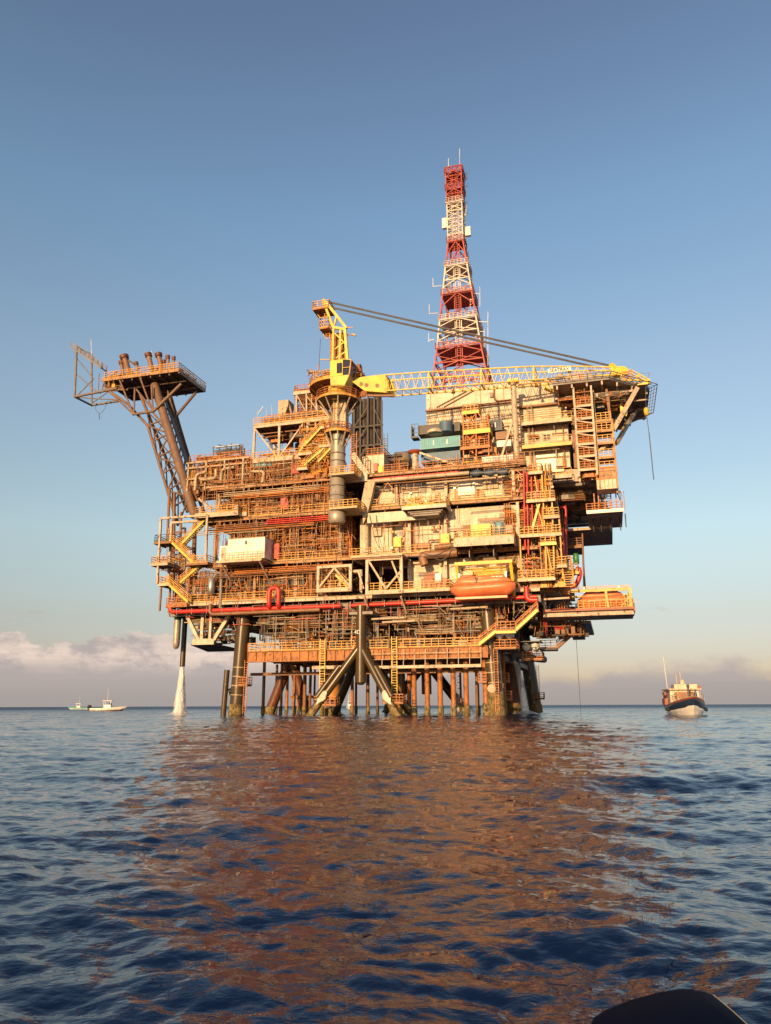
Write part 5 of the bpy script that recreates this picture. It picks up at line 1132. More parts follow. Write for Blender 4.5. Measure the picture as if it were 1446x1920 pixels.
clutter(lq, UX(805, 40, 8), UX(900, 40, 8), 7.4, 8.8, 42, 45, 30, 862, ['brown_steel', 'pale_steel', 'cream_paint', 'grey_steel'], [1, 2, 2, 2], 2, 0)
# underside piping of the wing
clutter(lq, 26, 34, 7, 26, 31.2, 33., 130, 863, ['grey_steel', 'brown_steel', 'dark_steel', 'pale_steel'], [3, 2, 3, 1], 6, 0)
# ------------------------------------------------------------------ stair tower A (right)
def frame_tower(x0, x1, ytop, ybot, v, label, landings, depth=3.2, m='cream_paint', rm='rail_orange', w=.26, zig=True):
    zt_, zb_ = A((x0+x1)/2, ytop, v)[2], A((x0+x1)/2, ybot, v)[2]; ua, ub = UX(x0, zt_, v), UX(x1, zt_, v); t = thing('stair_tower', label, 'stairs', ((ua+ub)/2, v, zb_))
    b = MB()
    for u in (ua, ub):
        for w_ in (v, v+depth): b.bar((u, w_, zb_), (u, w_, zt_), w)
    b.build('frame', m, t); prev = None; s = 1
    for y in landings:
        z = A((x0+x1)/2, y, v)[2]; MB().box(ua, ub, v, v+depth, z-.15, z).build('landing', 'brown_steel', t); MB().box(ua-.1, ub+.1, v-.2, v-.135, z-.3, z+.02).build('edge_beam', m, t)
        MB().rail([(ua+.15, v, z), (ub-.15, v, z)], step=.7, t=.075).build('handrail', rm, t)
        if prev is not None and zig:
            lo, hi = ((ub-.3, v+1.2, z), (ua+.4, v+1.2, prev)); f = MB().stair(lo, hi, .9, str_h=.24).build('flight', 'rail_yellow', t); MB().srail(lo, hi, .9, t=.06).build('handrail', rm, f); MB().bar((ua+.1, v, prev-.3), (ub-.1, v, z+1.), .16).build('brace', m, t)
        prev = z; s = -s
    return t, ua, ub, zb_, zt_
t, ua, ub, zb_, zt_ = frame_tower(1075, 1108, 725, 893, .2, 'tall cream framed stair tower with orange rails under the helideck, left one', (760, 784, 808, 832, 855, 880))
clutter(t, ua, ub, .8, 3, zb_, zt_, 90, 870, ['rail_orange', 'brown_steel', 'cream_paint'], [3, 2, 1], 0, 0)
t2, ua2, ub2, zb2, zt2_ = frame_tower(1116, 1148, 788, 918, 1.2, 'second orange stair tower close to the slanted helideck struts', (788, 807, 830, 857, 880), m='girder_tan', rm='rail_yellow', zig=False)
p, q = A(1120, 918, 1.1), A(1154, 876, 1.1); hb = thing('stair_cabin', 'orange-cream box cabin at the foot of the right stair tower', 'cabin', (p[0], 1.1, p[2])); zc = (p[2]+q[2])/2
MB().box(p[0], q[0], 1.1, 4, p[2], zc-.02).build('lower_wall', 'cream_wall', hb); MB().box(p[0], q[0], 1.1, 4, zc+.02, q[2]).build('upper_wall', 'girder_tan', hb); b = MB(); b.box(p[0]-.08, q[0]+.08, 1.0, 1.09, zc-.1, zc+.1); b.box(p[0]-.08, q[0]+.08, 1.0, 1.09, q[2], q[2]+.15)
for i in range(6): u = p[0]+(q[0]-p[0])*i/5; b.box(u-.03, u+.03, 1.04, 1.098, p[2], q[2])
b.build('trim', 'rail_orange', hb)
b = MB(); b.bar(A(1140, 740, 2), A(1158, 925, 2), .3); b.bar(A(1135, 712, 2), A(1146, 800, 2), .34); b.bar(A(1100, 745, 4), A(1135, 720, 4), .2); b.build('post', 'brown_steel', t2)
# right ledge platform below the wing
rl = thing('ledge_platform', 'dark-bottomed ledge platform with white edge beams below the right stair tower', 'platform', A(1140, 958, 4))
z = A(1135, 957, 4)[2]; a_, c_ = UX(1100, z, 4), UX(1168, z, 4)
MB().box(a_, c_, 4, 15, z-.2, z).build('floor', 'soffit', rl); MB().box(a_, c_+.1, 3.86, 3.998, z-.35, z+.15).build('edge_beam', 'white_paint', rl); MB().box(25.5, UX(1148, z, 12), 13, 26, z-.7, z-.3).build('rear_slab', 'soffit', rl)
b = MB(); b.rail([(a_, 4, z), (c_, 4, z), (c_, 14, z)], step=.8, t=.07); b.build('handrail', 'rail_orange', rl)
z2 = A(1150, 922, 4)[2]; MB().box(UX(1144, z2, 4), c_, 3.9, 4.1, z2-.2, z2+.1).build('top_beam', 'white_paint', rl)
b = MB()
for x in (1116, 1124, 1136, 1147, 1157): b.bar((UX(x, z, 4.2), 4.2, z), (UX(x, z, 4.2), 4.2, z2), .16)
b.bar((UX(1157, z2, 4), 4, z2), (c_, 4, z+.2), .12); b.build('post', 'rail_orange', rl)
b = MB()
for i in range(8): zz = z+.2+i*.35; b.bar((UX(1122, zz, 5), 5, zz), (UX(1148, zz, 5), 5, zz), .07)
for x in (1168, 1172, 1165): b.bar((UX(x, z, 4.1), 4.1, z), (UX(x, z, 4.1), 4.1, z+rnd.uniform(2.6, 3.6)), .09)
b.build('fence', 'brown_steel', rl)
for x, v in ((1112, 8), (1126, 8), (1144, 8), (1162, 8), (1172, 6), (1092, 24)): u = UX(x, z, v); MB().tube((u, v, z-.2), (u, v, z-2.2 if x != 1092 else 17.), .07, n=6).build('hanging_rod', 'dark_steel', rl)
# ------------------------------------------------------------------ helideck
hz = 46.6
hd = thing('helideck', 'octagonal helicopter deck seen from its dark underside, with safety nets, overhanging the right end', 'helideck', (31, 10, hz))
ocx, ocv, Ro = 30.6, 11.0, 11.4
oc = [(27.4, -.4), (35.3, -.4), (41, 5.5), (41, 16), (35.5, 22.2), (27.4, 22.2)]; ocx, ocv = 32., 11.
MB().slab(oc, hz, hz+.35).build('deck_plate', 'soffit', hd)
b = MB()
for i in range(7):
    u = 28+i*2.1; k = max(0, (u-35.3)/5.7); b.box(u-.12, u+.12, -.3+5.9*k, 22.1-6.1*k, hz-.75, hz-.002)
for v in (3, 7, 11, 15, 19): k = max(0, (5.5-v)/5.9, (v-16)/6.2); b.box(27.5, 40.9-5.6*k, v-.14, v+.14, hz-1.05, hz-.751)
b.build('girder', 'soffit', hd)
b = MB()
for i in range(5): p, q = oc[i], oc[i+1]; b.bar((p[0], p[1], hz+.1), (q[0], q[1], hz+.1), .12, .5)
b.build('rim_beam', 'grey_steel', hd)
b = MB()
for i in range(5):
    p, q = Vector(oc[i]), Vector(oc[i+1]); c0 = Vector((ocx, ocv)); P_ = c0+(p-c0)*1.13; Q_ = c0+(q-c0)*1.13
    b.bar((P_[0], P_[1], hz+.45), (Q_[0], Q_[1], hz+.45), .09)
    for k in range(9):
        f = k/8; s0_ = p.lerp(q, f); s1_ = P_.lerp(Q_, f); b.bar((s0_[0], s0_[1], hz+.12), (s1_[0], s1_[1], hz+.45), .07)
    for k in (.33, .66): s0_ = p.lerp(P_, k); s1_ = q.lerp(Q_, k); b.bar((s0_[0], s0_[1], hz+.12+.33*k), (s1_[0], s1_[1], hz+.12+.33*k), .05)
b.build('safety_net', 'netting', hd)
for (p, q, w) in ((A(1195, 727, 3), A(1150, 806, 2), .62), (A(1196, 762, 12), A(1156, 832, 4), .5), (A(1136, 730, 8), A(1102, 778, 3), .5), (A(1160, 760, 14), A(1150, 806, 5), .45), (A(1120, 848, 2), A(1145, 830, 2), .4), (A(1185, 770, 16), A(1158, 830, 5), .4)):
    MB().bar(p, (q[0], q[1], q[2]), w).build('strut', 'cream_paint' if w > .55 else 'pale_steel', hd)
clutter(hd, 28, 38, 1.4, 8, hz-2.6, hz-1.1, 60, 880, ['brown_steel', 'rail_orange', 'grey_steel', 'pale_steel'], [3, 2, 2, 1], 6, 0)
b = MB(); b.tube((33, -.2, hz+.4), (33, -.2, hz+2.2), .06); b.lathe((28.5, 1, hz+1.3), [(.1, 0), (.5, .15), (.6, .5), (.4, .8), (.1, .95)], 10); b.rail([(29, 0, hz+.4), (33, 0, hz+.4)], step=.5); b.box(30, 31.2, 0, 1, hz+.4, hz+1.1); b.build('deck_fittings', 'cream_paint', hd)
MB().box(30.2, 31.8, .3, .9, hz+.4, hz+1.6).build('fire_box', 'lifeboat_orange', hd)
# ------------------------------------------------------------------ telecom tower
TV = 22.; zA = zr
def ty(y): return A(860, y, TV)[2]
tt = thing('telecom_tower', 'tall red and white banded lattice radio mast rising behind the crane boom', 'tower', A(860, 730, TV))
def tw_at(y):
    z = ty(y); pts = [(310, 836.2, 866), (378, 838.5, 866.5), (452, 840.3, 868), (496, 834, 874), (548, 828.5, 883), (595, 821.5, 888.5), (647, 815, 896), (700, 807, 906), (735, 802, 913)]
    for (a0, l0, r0), (a1, l1, r1) in zip(pts, pts[1:]):
        if a0 <= y <= a1 or a1 == 735: f = (y-a0)/(a1-a0); l, r_ = l0+(l1-l0)*f, r0+(r1-r0)*f; break
    ul_, ur_ = UX(l, z, TV), UX(r_, z, TV); w = ur_-ul_; c = (ul_+ur_)/2; return c, w, z
# true taper in metres, centre line vertical
C0 = tw_at(452)[0]
def cor(y, dz=0):
    c, w, z = tw_at(y); return [(C0-w/2, TV, z), (C0+w/2, TV, z), (C0+w/2, TV+w, z), (C0-w/2, TV+w, z)]
bands = [(310, 378, 'red_lattice', 4), (378, 452, 'white_lattice', 5), (452, 496, 'red_lattice', 1), (496, 548, 'white_lattice', 2), (548, 595, 'red_lattice', 1), (595, 647, 'white_lattice', 2), (647, 735, 'red_lattice', 3)]
for (y0, y1, m, n) in bands:
    sec = MB(); t_ = .2 if y0 > 440 else .15
    for j in range(n):
        a_, c_ = cor(y0+(y1-y0)*j/n), cor(y0+(y1-y0)*(j+1)/n)
        for i in range(4):
            sec.bar(a_[i], c_[i], t_*1.25); k = (i+1) % 4; sec.bar(a_[i], a_[k], t_)
            p_, q_, r_, s_ = map(Vector, (a_[i], a_[k], c_[i], c_[k]))
            if y0 > 440: mid = (p_+q_)/2; h1 = p_.lerp(r_, .5); h2 = q_.lerp(s_, .5); m2 = (r_+s_)/2; sec.bar(mid, h1, t_*.8); sec.bar(mid, h2, t_*.8); sec.bar(h1, m2, t_*.6); sec.bar(h2, m2, t_*.6); sec.bar(r_, m2.lerp(mid, .3), t_*.6); sec.bar(s_, m2.lerp(mid, .3), t_*.6)
            else: sec.bar(p_, s_, t_*.8); sec.bar(q_, r_, t_*.8); sec.bar(p_.lerp(r_, .5), q_.lerp(s_, .5), t_*.6)
    o_ = sec.build('lattice_section', m, tt)
    c_ = cor(y1); a_ = cor(y0); cc = (C0, TV+(a_[2][1]-TV)/2)
    b = MB(); zz = a_[0][2]; z1_ = c_[0][2]; b.ladder((cc[0]-.3, TV+.35, z1_), (cc[0]-.3, TV+.35, zz), .6, t=.1, step=.45); b.bar((cc[0]+.6, TV+.5, z1_), (cc[0]+.6, TV+.5, zz), .16); b.bar((cc[0]-.6, TV+.5, z1_), (cc[0]-.6, TV+.5, zz), .12); b.build('ladder', m, o_)
for y, m in ((320, 'red_lattice'), (351, 'red_lattice'), (378, 'white_lattice'), (452, 'red_lattice'), (497, 'white_lattice'), (549, 'red_lattice'), (597, 'white_lattice'), (649, 'red_lattice')):
    a_ = cor(y); o_ = MB().slab([(p[0], p[1]) for p in a_], a_[0][2]-.12, a_[0][2]-.02).build('rest_platform', m, tt)
    w = a_[1][0]-a_[0][0]; e = .25
    MB().rail([(a_[0][0]-e, TV-e, a_[0][2]), (a_[1][0]+e, TV-e, a_[0][2]), (a_[1][0]+e, TV+w+e, a_[0][2]), (a_[0][0]-e, TV+w+e, a_[0][2])], step=.7, t=.06, loop=True).build('handrail', m, o_)
def whip(x, y0, y1, xa, ya, n='whip_antenna', r=.06):
    b = MB(); p = A(x, y1, TV+1); q = A(x, y0, TV+1); b.tube(p, q, r, n=5); b.bar(A(x, ya, TV+1), A(xa, ya-1, TV+1), .1); b.build(n, 'white_paint', tt)
for a_ in ((812, 521, 538, 828, 537), (805, 570, 590, 822, 588), (804, 624, 642, 814, 638), (900, 537, 575, 889, 551), (915, 584, 686, 898, 604), (908, 618, 652, 896, 622), (862, 279, 314, 864, 312), (841, 297, 312, 842, 311), (874, 385, 404, 868, 402), (882, 560, 578, 890, 562)): whip(*a_)
for (x, y, w, h) in ((834, 420, .9, 2.2), (878, 435, 1.0, 1.9)): p = A(x, y, TV+1); MB().box(p[0]-w/2, p[0]+w/2, TV+.6, TV+1.2, p[2]-h/2, p[2]+h/2).build('panel_antenna', 'white_paint', tt)
for y in (326, 335, 350, 380, 400, 475, 482, 528, 605, 620): p = A(872+max(0, (y-450)*.1), y, TV+1); b = MB(); b.bar((p[0]-1.6, TV+1, p[2]), (p[0]+.4, TV+1, p[2]), .08); b.bar((p[0]+.4, TV+1, p[2]-.3), (p[0]+.4, TV+1, p[2]+.5), .1); b.build('side_bracket', 'dark_steel', tt)
b = MB(); a_ = cor(735)
for p in a_: b.bar(p, (p[0], p[1], Z4+10), .25)
b.build('base', 'red_lattice', tt)
# ------------------------------------------------------------------ crane
CV = -3.; cu = A(634, 800, CV)[0]
cr = thing('pedestal_crane', 'yellow pedestal crane with long boom on a round grey column, front of the platform', 'crane', (cu, CV, 30))
def cz(y): return A(634, y, CV)[2]
MB().lathe((cu, CV, 0), [(1.0, cz(982)), (1.28, cz(978)), (1.28, cz(958)), (1.12, cz(957)), (1.12, cz(845)), (1.12, cz(740))], 32).build('column', 'pedestal_steel', cr)
b = MB()
for y in (957, 930, 912, 890, 866, 852, 828, 770): b.lathe((cu, CV, 0), [(1.13, cz(y)-.1), (1.24, cz(y)-.08), (1.24, cz(y)+.08), (1.13, cz(y)+.1)], 32)
b.build('flange', 'grey_steel', cr)
MB().box(cu+.55, cu+1.5, CV-.9, CV+.6, cz(808), cz(745)).build('cable_duct', 'pale_steel', cr)
MB().ladder((cu-.2, CV-1.5, cz(810)), (cu-.2, CV-1.5, cz(742)), .55, t=.08, cage=True).build('ladder', 'rail_yellow', cr)
MB().lathe((cu, CV, 0), [(1.2, cz(742)), (1.55, cz(740)), (1.6, cz(728)), (1.3, cz(726))], 28).build('slew_ring', 'bright_yellow', cr)
def ring_platform(y, rad, y2, m='rail_orange', br=True, cv=CV, cu_=None):
    z = cz(y); n = 20; c_ = cu_ or cu; pts = [(c_+rad*math.cos(2*math.pi*i/n), cv+rad*math.sin(2*math.pi*i/n)) for i in range(n)]
    o_ = MB().slab(pts, z-.15, z-.02).build('ring_platform', 'deck_underside', cr); b = MB()
    for i in range(n): p, q = pts[i], pts[(i+1) % n]; b.bar((p[0], p[1], z-.1), (q[0], q[1], z-.1), .06, .35)
    b.build('ring_beam', 'rail_yellow', o_)
    MB().rail([(p[0], p[1], z) for p in pts], step=.8, t=.08, loop=True).build('handrail', m, o_)
    if br:
        b = MB()
        for i in range(0, n, 2): p = pts[i]; b.bar((c_+(p[0]-c_)*.95, cv+(p[1]-cv)*.95, z-.2), (c_+(p[0]-c_)/rad*1.1, cv+(p[1]-cv)/rad*1.1, cz(y2)), .16)
        b.build('bracket', 'cream_paint', o_)
ring_platform(752, 3.35, 786); ring_platform(812, 2.1, 838)
z = cz(893); 
for y, w in ((893, 1.9), (956, 2.4)):
    z = cz(y); o_ = MB().box(cu-.6, cu+w+1.3, CV-1.7, 0, z-.3, z-.15).build('side_platform', 'cream_paint', cr); MB().rail([(cu-.6, CV-1.7, z-.15), (cu+w+1.3, CV-1.7, z-.15), (cu+w+1.3, 0, z-.15)], step=.7, t=.08).build('handrail', 'rail_yellow', o_)
MB().ladder((cu+2.0, CV+.3, cz(885)), (cu+2.0, CV+.3, cz(812)), .9, t=.1, cage=True).build('ladder', 'rail_orange', cr)
# machinery deck
zm = cz(709); b = MB(); n = 28; rad = 4.7; mc = (cu-1.2, CV+3.6)
pts = [(mc[0]+rad*math.cos(2*math.pi*i/n), mc[1]+rad*math.sin(2*math.pi*i/n)) for i in range(n)]
MB().slab(pts, zm-.2, zm).build('machinery_deck', 'rusty_girder', cr); b = MB()
for i in range(n): p, q = pts[i], pts[(i+1) % n]; b.bar((p[0], p[1], zm-.15), (q[0], q[1], zm-.15), .08, .5)
for i in range(5): u = mc[0]-4+i*2; b.box(u, u+.2, mc[1]-3, mc[1]+3, zm-.6, zm-.21)
b.build('deck_beam', 'rail_yellow', cr); MB().rail([(p[0], p[1], zm) for p in pts], step=1.2, t=.07, loop=True).build('handrail', 'rail_yellow', cr)
b = MB(); b.box(cu-1.5, cu+2.6, CV+1, CV+5, zm+.02, zm+2.2); b.box(cu-3.6, cu-1.8, CV+1, CV+3, zm+.02, zm+1.3); b.lathe((cu+1, CV+2.6, zm+2.3), [(.8, 0), (.8, 1.8)], 14, 'u'); b.build('winch_house', 'brown_steel', cr)
clutter(cr, cu-5, cu+3.5, CV-1, CV+4, zm, zm+1.6, 50, 901, ['rail_orange', 'brown_steel', 'crane_yellow', 'rail_yellow'], [2, 2, 2, 2], 0, 0)
MB().bar((cu-3.4, CV, zm+.1), (cu-3.4, CV, zm+2.9), .12).build('post', 'rail_orange', cr)
# cab
p, q = A(619, 714, CV-2.2), A(643, 673, CV-2.2); zc0, zc1 = A(630, 724, CV-2.2)[2], q[2]; w2 = A(655, 700, CV-2.2)[0]
MB().box(p[0], q[0], CV-2.2, CV+.4, A(630, 705, CV-2.2)[2], zc1).build('cab', 'bright_yellow', cr)
MB().prism([(p[0], A(630, 705, CV-2.2)[2]-.01), (w2, A(630, 705, CV-2.2)[2]-.01), (q[0]+.2, A(630, 726, CV-2.2)[2]), (p[0]+.1, A(630, 722, CV-2.2)[2])], CV-2.15, CV+.35).build('cab_base', 'crane_yellow', cr)
zq = A(630, 705, CV-2.2)[2]
gl = MB().prism([(q[0]+.02, zq), (w2, zq), (w2+.25, zc1-.35), (q[0]+.02, zc1)], CV-2.1, CV+.3).build('windscreen', 'dark_glass', cr)
b = MB()
for v in (CV-2.18, CV+.38): b.bar((w2, v, zq), (w2+.28, v, zc1-.35), .14); b.bar((w2+.28, v, zc1-.35), (q[0], v, zc1), .14); b.bar((q[0], v, zq+1.2), (w2+.14, v, zq+1.2), .1)
b.bar((w2+.28, CV-2.18, zc1-.35), (w2+.28, CV+.38, zc1-.35), .14); b.build('frame', 'yellow_paint', gl)
MB().box(q[0]-.95, q[0]-.1, CV-2.26, CV-2.2, zq+.4, zc1-.6).build('side_window', 'dark_glass', cr)
# A-frame gantry
GV = CV+1.2; zc = zc1; b = MB()
g = lambda x, y, v=GV: A(x, y, v)
for v in (GV-.9, GV+1.3):
    b.bar(g(624, 680, v), g(626, 614, v), .32); b.bar(g(652, 680, v), g(647, 618, v), .42); b.bar(g(626, 614, v), g(647, 618, v), .4); b.bar(g(626, 616, v), g(606, 563, v), .36); b.bar(g(650, 616, v), g(614, 570, v), .42)
    b.bar(g(637, 680, v), g(639, 616, v), .3); b.bar(g(626, 614, v), g(632, 590, v), .26); b.bar(g(628, 655, v), g(648, 640, v), .2); b.bar(g(628, 625, v), g(648, 645, v), .2); b.bar(g(648, 660, v), g(630, 672, v), .2)
    b.bar(g(606, 563, v), g(616, 574, v), .5)
for (x, y) in ((606, 565), (616, 574), (626, 614), (648, 618), (626, 650), (650, 650), (632, 592)): b.bar(g(x, y, GV-.9), g(x, y, GV+1.3), .28)
b.build('gantry', 'crane_yellow', cr)
MB().box(g(632, 0, GV)[0]-.4, g(646, 650, GV)[0]+.1, GV+.2, GV+1.1, g(640, 680, GV)[2], g(640, 622, GV)[2]).build('gantry_mast', 'rusty_girder', cr)
def gplat(x0, x1, y, h, v0=GV-1.2, v1=GV+1.6):
    z = A((x0+x1)/2, y, v0)[2]; a_, c_ = UX(x0, z, v0), UX(x1, z, v0); o_ = MB().box(a_, c_, v0, v1, z-.2, z).build('gantry_platform', 'rusty_girder', cr); MB().rail([(a_, v0, z), (c_, v0, z), (c_, v1, z), (a_, v1, z)], h=h, step=.8, t=.09, loop=True).build('handrail', 'rail_yellow', o_)
gplat(586, 616, 577, 1.25); gplat(599, 616, 614, 1.8)
b = MB(); b.bar(g(586, 577), g(600, 595), .1); b.bar(g(600, 596), g(614, 596), .1); b.bar(g(600, 615), g(612, 635), .1); b.bar(g(612, 635), g(628, 634), .1); b.ladder(g(612, 634), g(608, 578), .6, t=.08); b.bar(g(648, 614), g(662, 614), .1); b.bar(g(650, 628), g(667, 628), .1); b.bar(g(660, 627), g(667, 629), .25); b.bar(g(600, 674), g(620, 675), .12); b.build('gantry_bracket', 'rail_yellow', cr)
MB().tube(g(601, 635), g(598, 695), .05).build('hanging_cable', 'wire_rope', cr)
# boom
HB = CV; bz0 = A(665, 722, HB)
tipv = 2.5
def bp(x, y, far=0):   # near face of the boom swings from v=CV-.8 at the heel to tipv at the head
    f = (x-665)/(1180-665.); v = (HB-1.1)*(1-f)+tipv*f+far; return Vector(A(x, y, v))
def bc(x, y, far):     # a chord on the far face, at the same height as the near one
    p = bp(x, y); return Vector((p[0]+.2*far, p[1]+far, p[2]))
heel = [bp(661, 716), bp(676, 707), bp(718, 702), bp(722, 704), bp(727, 722), bp(724, 736), bp(684, 733)]
b = MB(); W_ = 2.0; n = len(heel); vs = [tuple(p) for p in heel]+[(p[0]+.2, p[1]+.25, p[2]) for p in heel]; b.add(vs, [tuple(range(n)), tuple(range(2*n-1, n-1, -1))]+[(i, i+n, (i+1) % n+n, (i+1) % n) for i in range(n)])
vs = [(p[0]+.5, p[1]+W_, p[2]) for p in heel]+[(p[0]+.7, p[1]+W_+.25, p[2]) for p in heel]; b.add(vs, [tuple(range(n)), tuple(range(2*n-1, n-1, -1))]+[(i, i+n, (i+1) % n+n, (i+1) % n) for i in range(n)])
b.add([heel[6], heel[5], heel[5]+Vector((.5, W_, 0)), heel[6]+Vector((.5, W_, 0))], [(0, 1, 2, 3)]); b.build('boom_heel', 'bright_yellow', cr)
b = MB()
for (x, y) in ((677, 720), (687, 722), (707, 723)): p = bp(x, y); b.tube(p+Vector((0, -.04, 0)), p+Vector((0, .0, 0)), .33, n=12)
b.build('heel_hole', 'brown_steel', cr); MB().bar(bp(690, 742, -.1), bp(738, 742, -.1), .3).build('boom_stop', 'brown_steel', cr); MB().tube(bp(682, 739, -.3), bp(682, 739, .6), .55, n=14).build('sheave', 'rusty_girder', cr)
segs = [(720, 704, 722, 734.5, 737), (800, 698.5, 0, 728, 0), (900, 692.5, 0, 721, 0), (1000, 687.5, 0, 711.5, 0), (1085, 687, 0, 704.5, 0), (1146, 688, 0, 702, 0)]
W_ = 2.2
top = [(722, 703), (800, 697.5), (900, 692), (1000, 687), (1090, 687), (1148, 688.5)]; bot = [(722, 733), (800, 727), (900, 720), (1000, 712), (1090, 706), (1148, 703)]
def ipo(L_, x):
    for (a0, b0), (a1, b1) in zip(L_, L_[1:]):
        if x <= a1: return b0+(b1-b0)*(x-a0)/(a1-a0)
    return L_[-1][1]
N_ = 26; xs_ = [722+(1148-722)*i/N_ for i in range(N_+1)]; T_ = [bp(x, ipo(top, x)) for x in xs_]; B_ = [bp(x, ipo(bot, x)) for x in xs_]; wf = [W_*(1-.45*max(0, (x-1000)/148.)) for x in xs_]
T2 = [p+Vector((.15, w, 0)) for p, w in zip(T_, wf)]; B2 = [p+Vector((.15, w, 0)) for p, w in zip(B_, wf)]
b = MB()
for L_ in (T_, T2, B_, B2):
    b = MB()
    for p, q in zip(L_, L_[1:]): b.bar(p, q, .17)
    b.build('boom_chord', 'crane_yellow', cr)
b = MB()
for (P_, Q_) in ((T_, B_), (T2, B2), (B_, B2)):
    for i in range(N_):
        m_ = (Q_[i]+Q_[i+1])/2; b.bar(P_[i], m_, .065); b.bar(m_, P_[i+1], .065)
for i in (0, 5, 11, 17, 21, 26):
    for p, q in ((T_[i], B_[i]), (T_[i], T2[i]), (B_[i], B2[i]), (T2[i], B2[i])): b.bar(p, q, .2)
b.build('boom_lacing', 'crane_yellow', cr)
b = MB()
for p0_, q0_ in ((T_, -1),):
    for i in range(15, N_): b.bar(B_[i]+Vector((0, .5, -.3)), B_[i+1]+Vector((0, .5, -.3)), .12)
b.build('boom_walkway', 'rail_yellow', cr)
hp_ = [bp(1146, 686), bp(1172, 687), bp(1180, 694), bp(1176, 701), bp(1146, 704)]
b = MB(); n = len(hp_)
for off in (0, 1.0): vs = [(p[0], p[1]+off, p[2]) for p in hp_]+[(p[0], p[1]+off+.2, p[2]) for p in hp_]; b.add(vs, [tuple(range(n)), tuple(range(2*n-1, n-1, -1))]+[(i, i+n, (i+1) % n+n, (i+1) % n) for i in range(n)])
b.tube(bp(1148, 687, -.1), bp(1148, 687, 1.4), .5, n=14); b.build('boom_head', 'bright_yellow', cr)
b = MB(); j0, j1 = bp(1164, 713), bp(1219, 713); b.bar(j0, j1, .25); b.bar(j0+Vector((0, 1.2, 0)), j1+Vector((0, 1.2, 0)), .25); jt = bp(1180, 692); b.bar(jt, j1, .16); b.bar(jt+Vector((0, 1.2, 0)), j1+Vector((0, 1.2, 0)), .16)
b.lattice(j0, j1, jt-Vector((.3, 0, 0)), j1, 4, .1); b.bar(bp(1166, 700), j0, .2); b.box(j1[0]-1.8, j1[0]-.3, j1[1]+.1, j1[1]+1.1, j1[2]-.5, j1[2]-.12); b.build('jib', 'crane_yellow', cr)
MB().rail([j0+Vector((.2, 0, .1)), j0+Vector((1.6, 0, .1))], step=.5, t=.07).build('handrail', 'rail_orange', cr)
b = MB(); b.bar(bp(1213, 712), bp(1219, 698), .08); b.bar(bp(1190, 699), bp(1219, 700), .04); b.build('tip_rod', 'grey_steel', cr)
# sign
s0, s1 = bp(1028, 701), bp(1071, 691); sc_ = MB(); w = s1[0]-s0[0]; cv_ = min(s0[1], s1[1])-.22
sg = MB().box(s0[0], s1[0], cv_, cv_+.06, s0[2], s1[2]).build('sign_board', 'white_paint', cr); text('SEATRAX', .72, 'signal_black', sg, ((s0[0]+s1[0])/2, cv_-.03, (s0[2]+s1[2])/2), .012, bold=.012, sx=w/3.55)
# hook lamps under boom
for x in (850, 1006): p = bp(x, ipo(bot, x)+10, .6); MB().lathe(tuple(p), [(.32, -.3), (.22, 0), (.08, .2), (.04, .5)], 10).build('flood_lamp', 'brown_steel', cr)
# pendants
for (x0, y0, x1, y1) in ((616, 567, 1146, 687), (616, 576, 1112, 688)):
    b = MB()
    for dv in (0, .5):
        for dz in (0, .16): p = Vector(A(x0, y0, GV-.2+dv)); q = bp(x1, y1, dv+.3); b.tube(p+Vector((0, 0, dz)), q+Vector((0, 0, dz)), .085, n=6)
    b.build('pendant_rope', 'wire_rope', cr)
# rest walkway between boom and quarters: sloped stair down right
p, q = A(1050, 737, 4), A(1018, 722, 4); MB().stair(p, q, 1.0, str_h=.3).build('boom_access_stair', 'crane_yellow', cr)
# hooks
h0 = bp(1170, 772, .6); hk = thing('hook_block', 'yellow crane hook block hanging under the boom head', 'hook', tuple(h0))
b = MB(); b.prism([(h0[0]-.45, h0[2]+.9), (h0[0]-.5, h0[2]+.1), (h0[0]-.3, h0[2]-.75), (h0[0]+.3, h0[2]-.8), (h0[0]+.52, h0[2]), (h0[0]+.42, h0[2]+.9), (h0[0]+.1, h0[2]+.5)], h0[1]-.3, h0[1]+.3); b.build('block', 'bright_yellow', hk)
b = MB()
for dx in (-.35, .35): b.tube((h0[0]+dx, h0[1], h0[2]+.8), bp(1170+dx*12, 712, .6), .035, n=5)
b.build('hoist_rope', 'wire_rope', hk); MB().path([(h0[0], h0[1], h0[2]-.8), (h0[0], h0[1], h0[2]-1.3), (h0[0]+.35, h0[1], h0[2]-1.5), (h0[0]-.1, h0[1], h0[2]-1.9)], .1, 8).build('hook', 'charcoal_paint', hk)
h1 = bp(1212, 772, .6); hk = thing('headache_ball', 'orange-yellow weight with a long dark sling hanging from the boom tip', 'hook', tuple(h1)); MB().lathe((h1[0], h1[1], h1[2]), [(.1, -.6), (.32, -.5), (.36, .0), (.36, .4), (.2, .6)], 14).build('weight', 'crane_yellow', hk)
MB().tube((h1[0], h1[1], h1[2]+.5), bp(1210, 714, .6), .035, n=5).build('hoist_rope', 'wire_rope', hk); e = bp(1220, 900, .6); e = (h1[0]+.15, h1[1], e[2]); MB().tube((h1[0], h1[1], h1[2]-.6), (h1[0]+.1, h1[1], h1[2]-3.2), .05, n=5).build('sling', 'wire_rope', hk); MB().tube((h1[0]+.1, h1[1], h1[2]-3.2), e, .07, n=5).build('tag_line', 'charcoal_paint', hk)
# long drop rope from under the right side to the sea
p = A(1080, 1192, 10); b = MB(); b.tube(p, (p[0], p[1], -1), .035, n=5); tag(b.build('mooring_rope', 'rope', None, origin=tuple(p)), 'thin rope hanging from the dark right walkway down to the sea', 'rope')
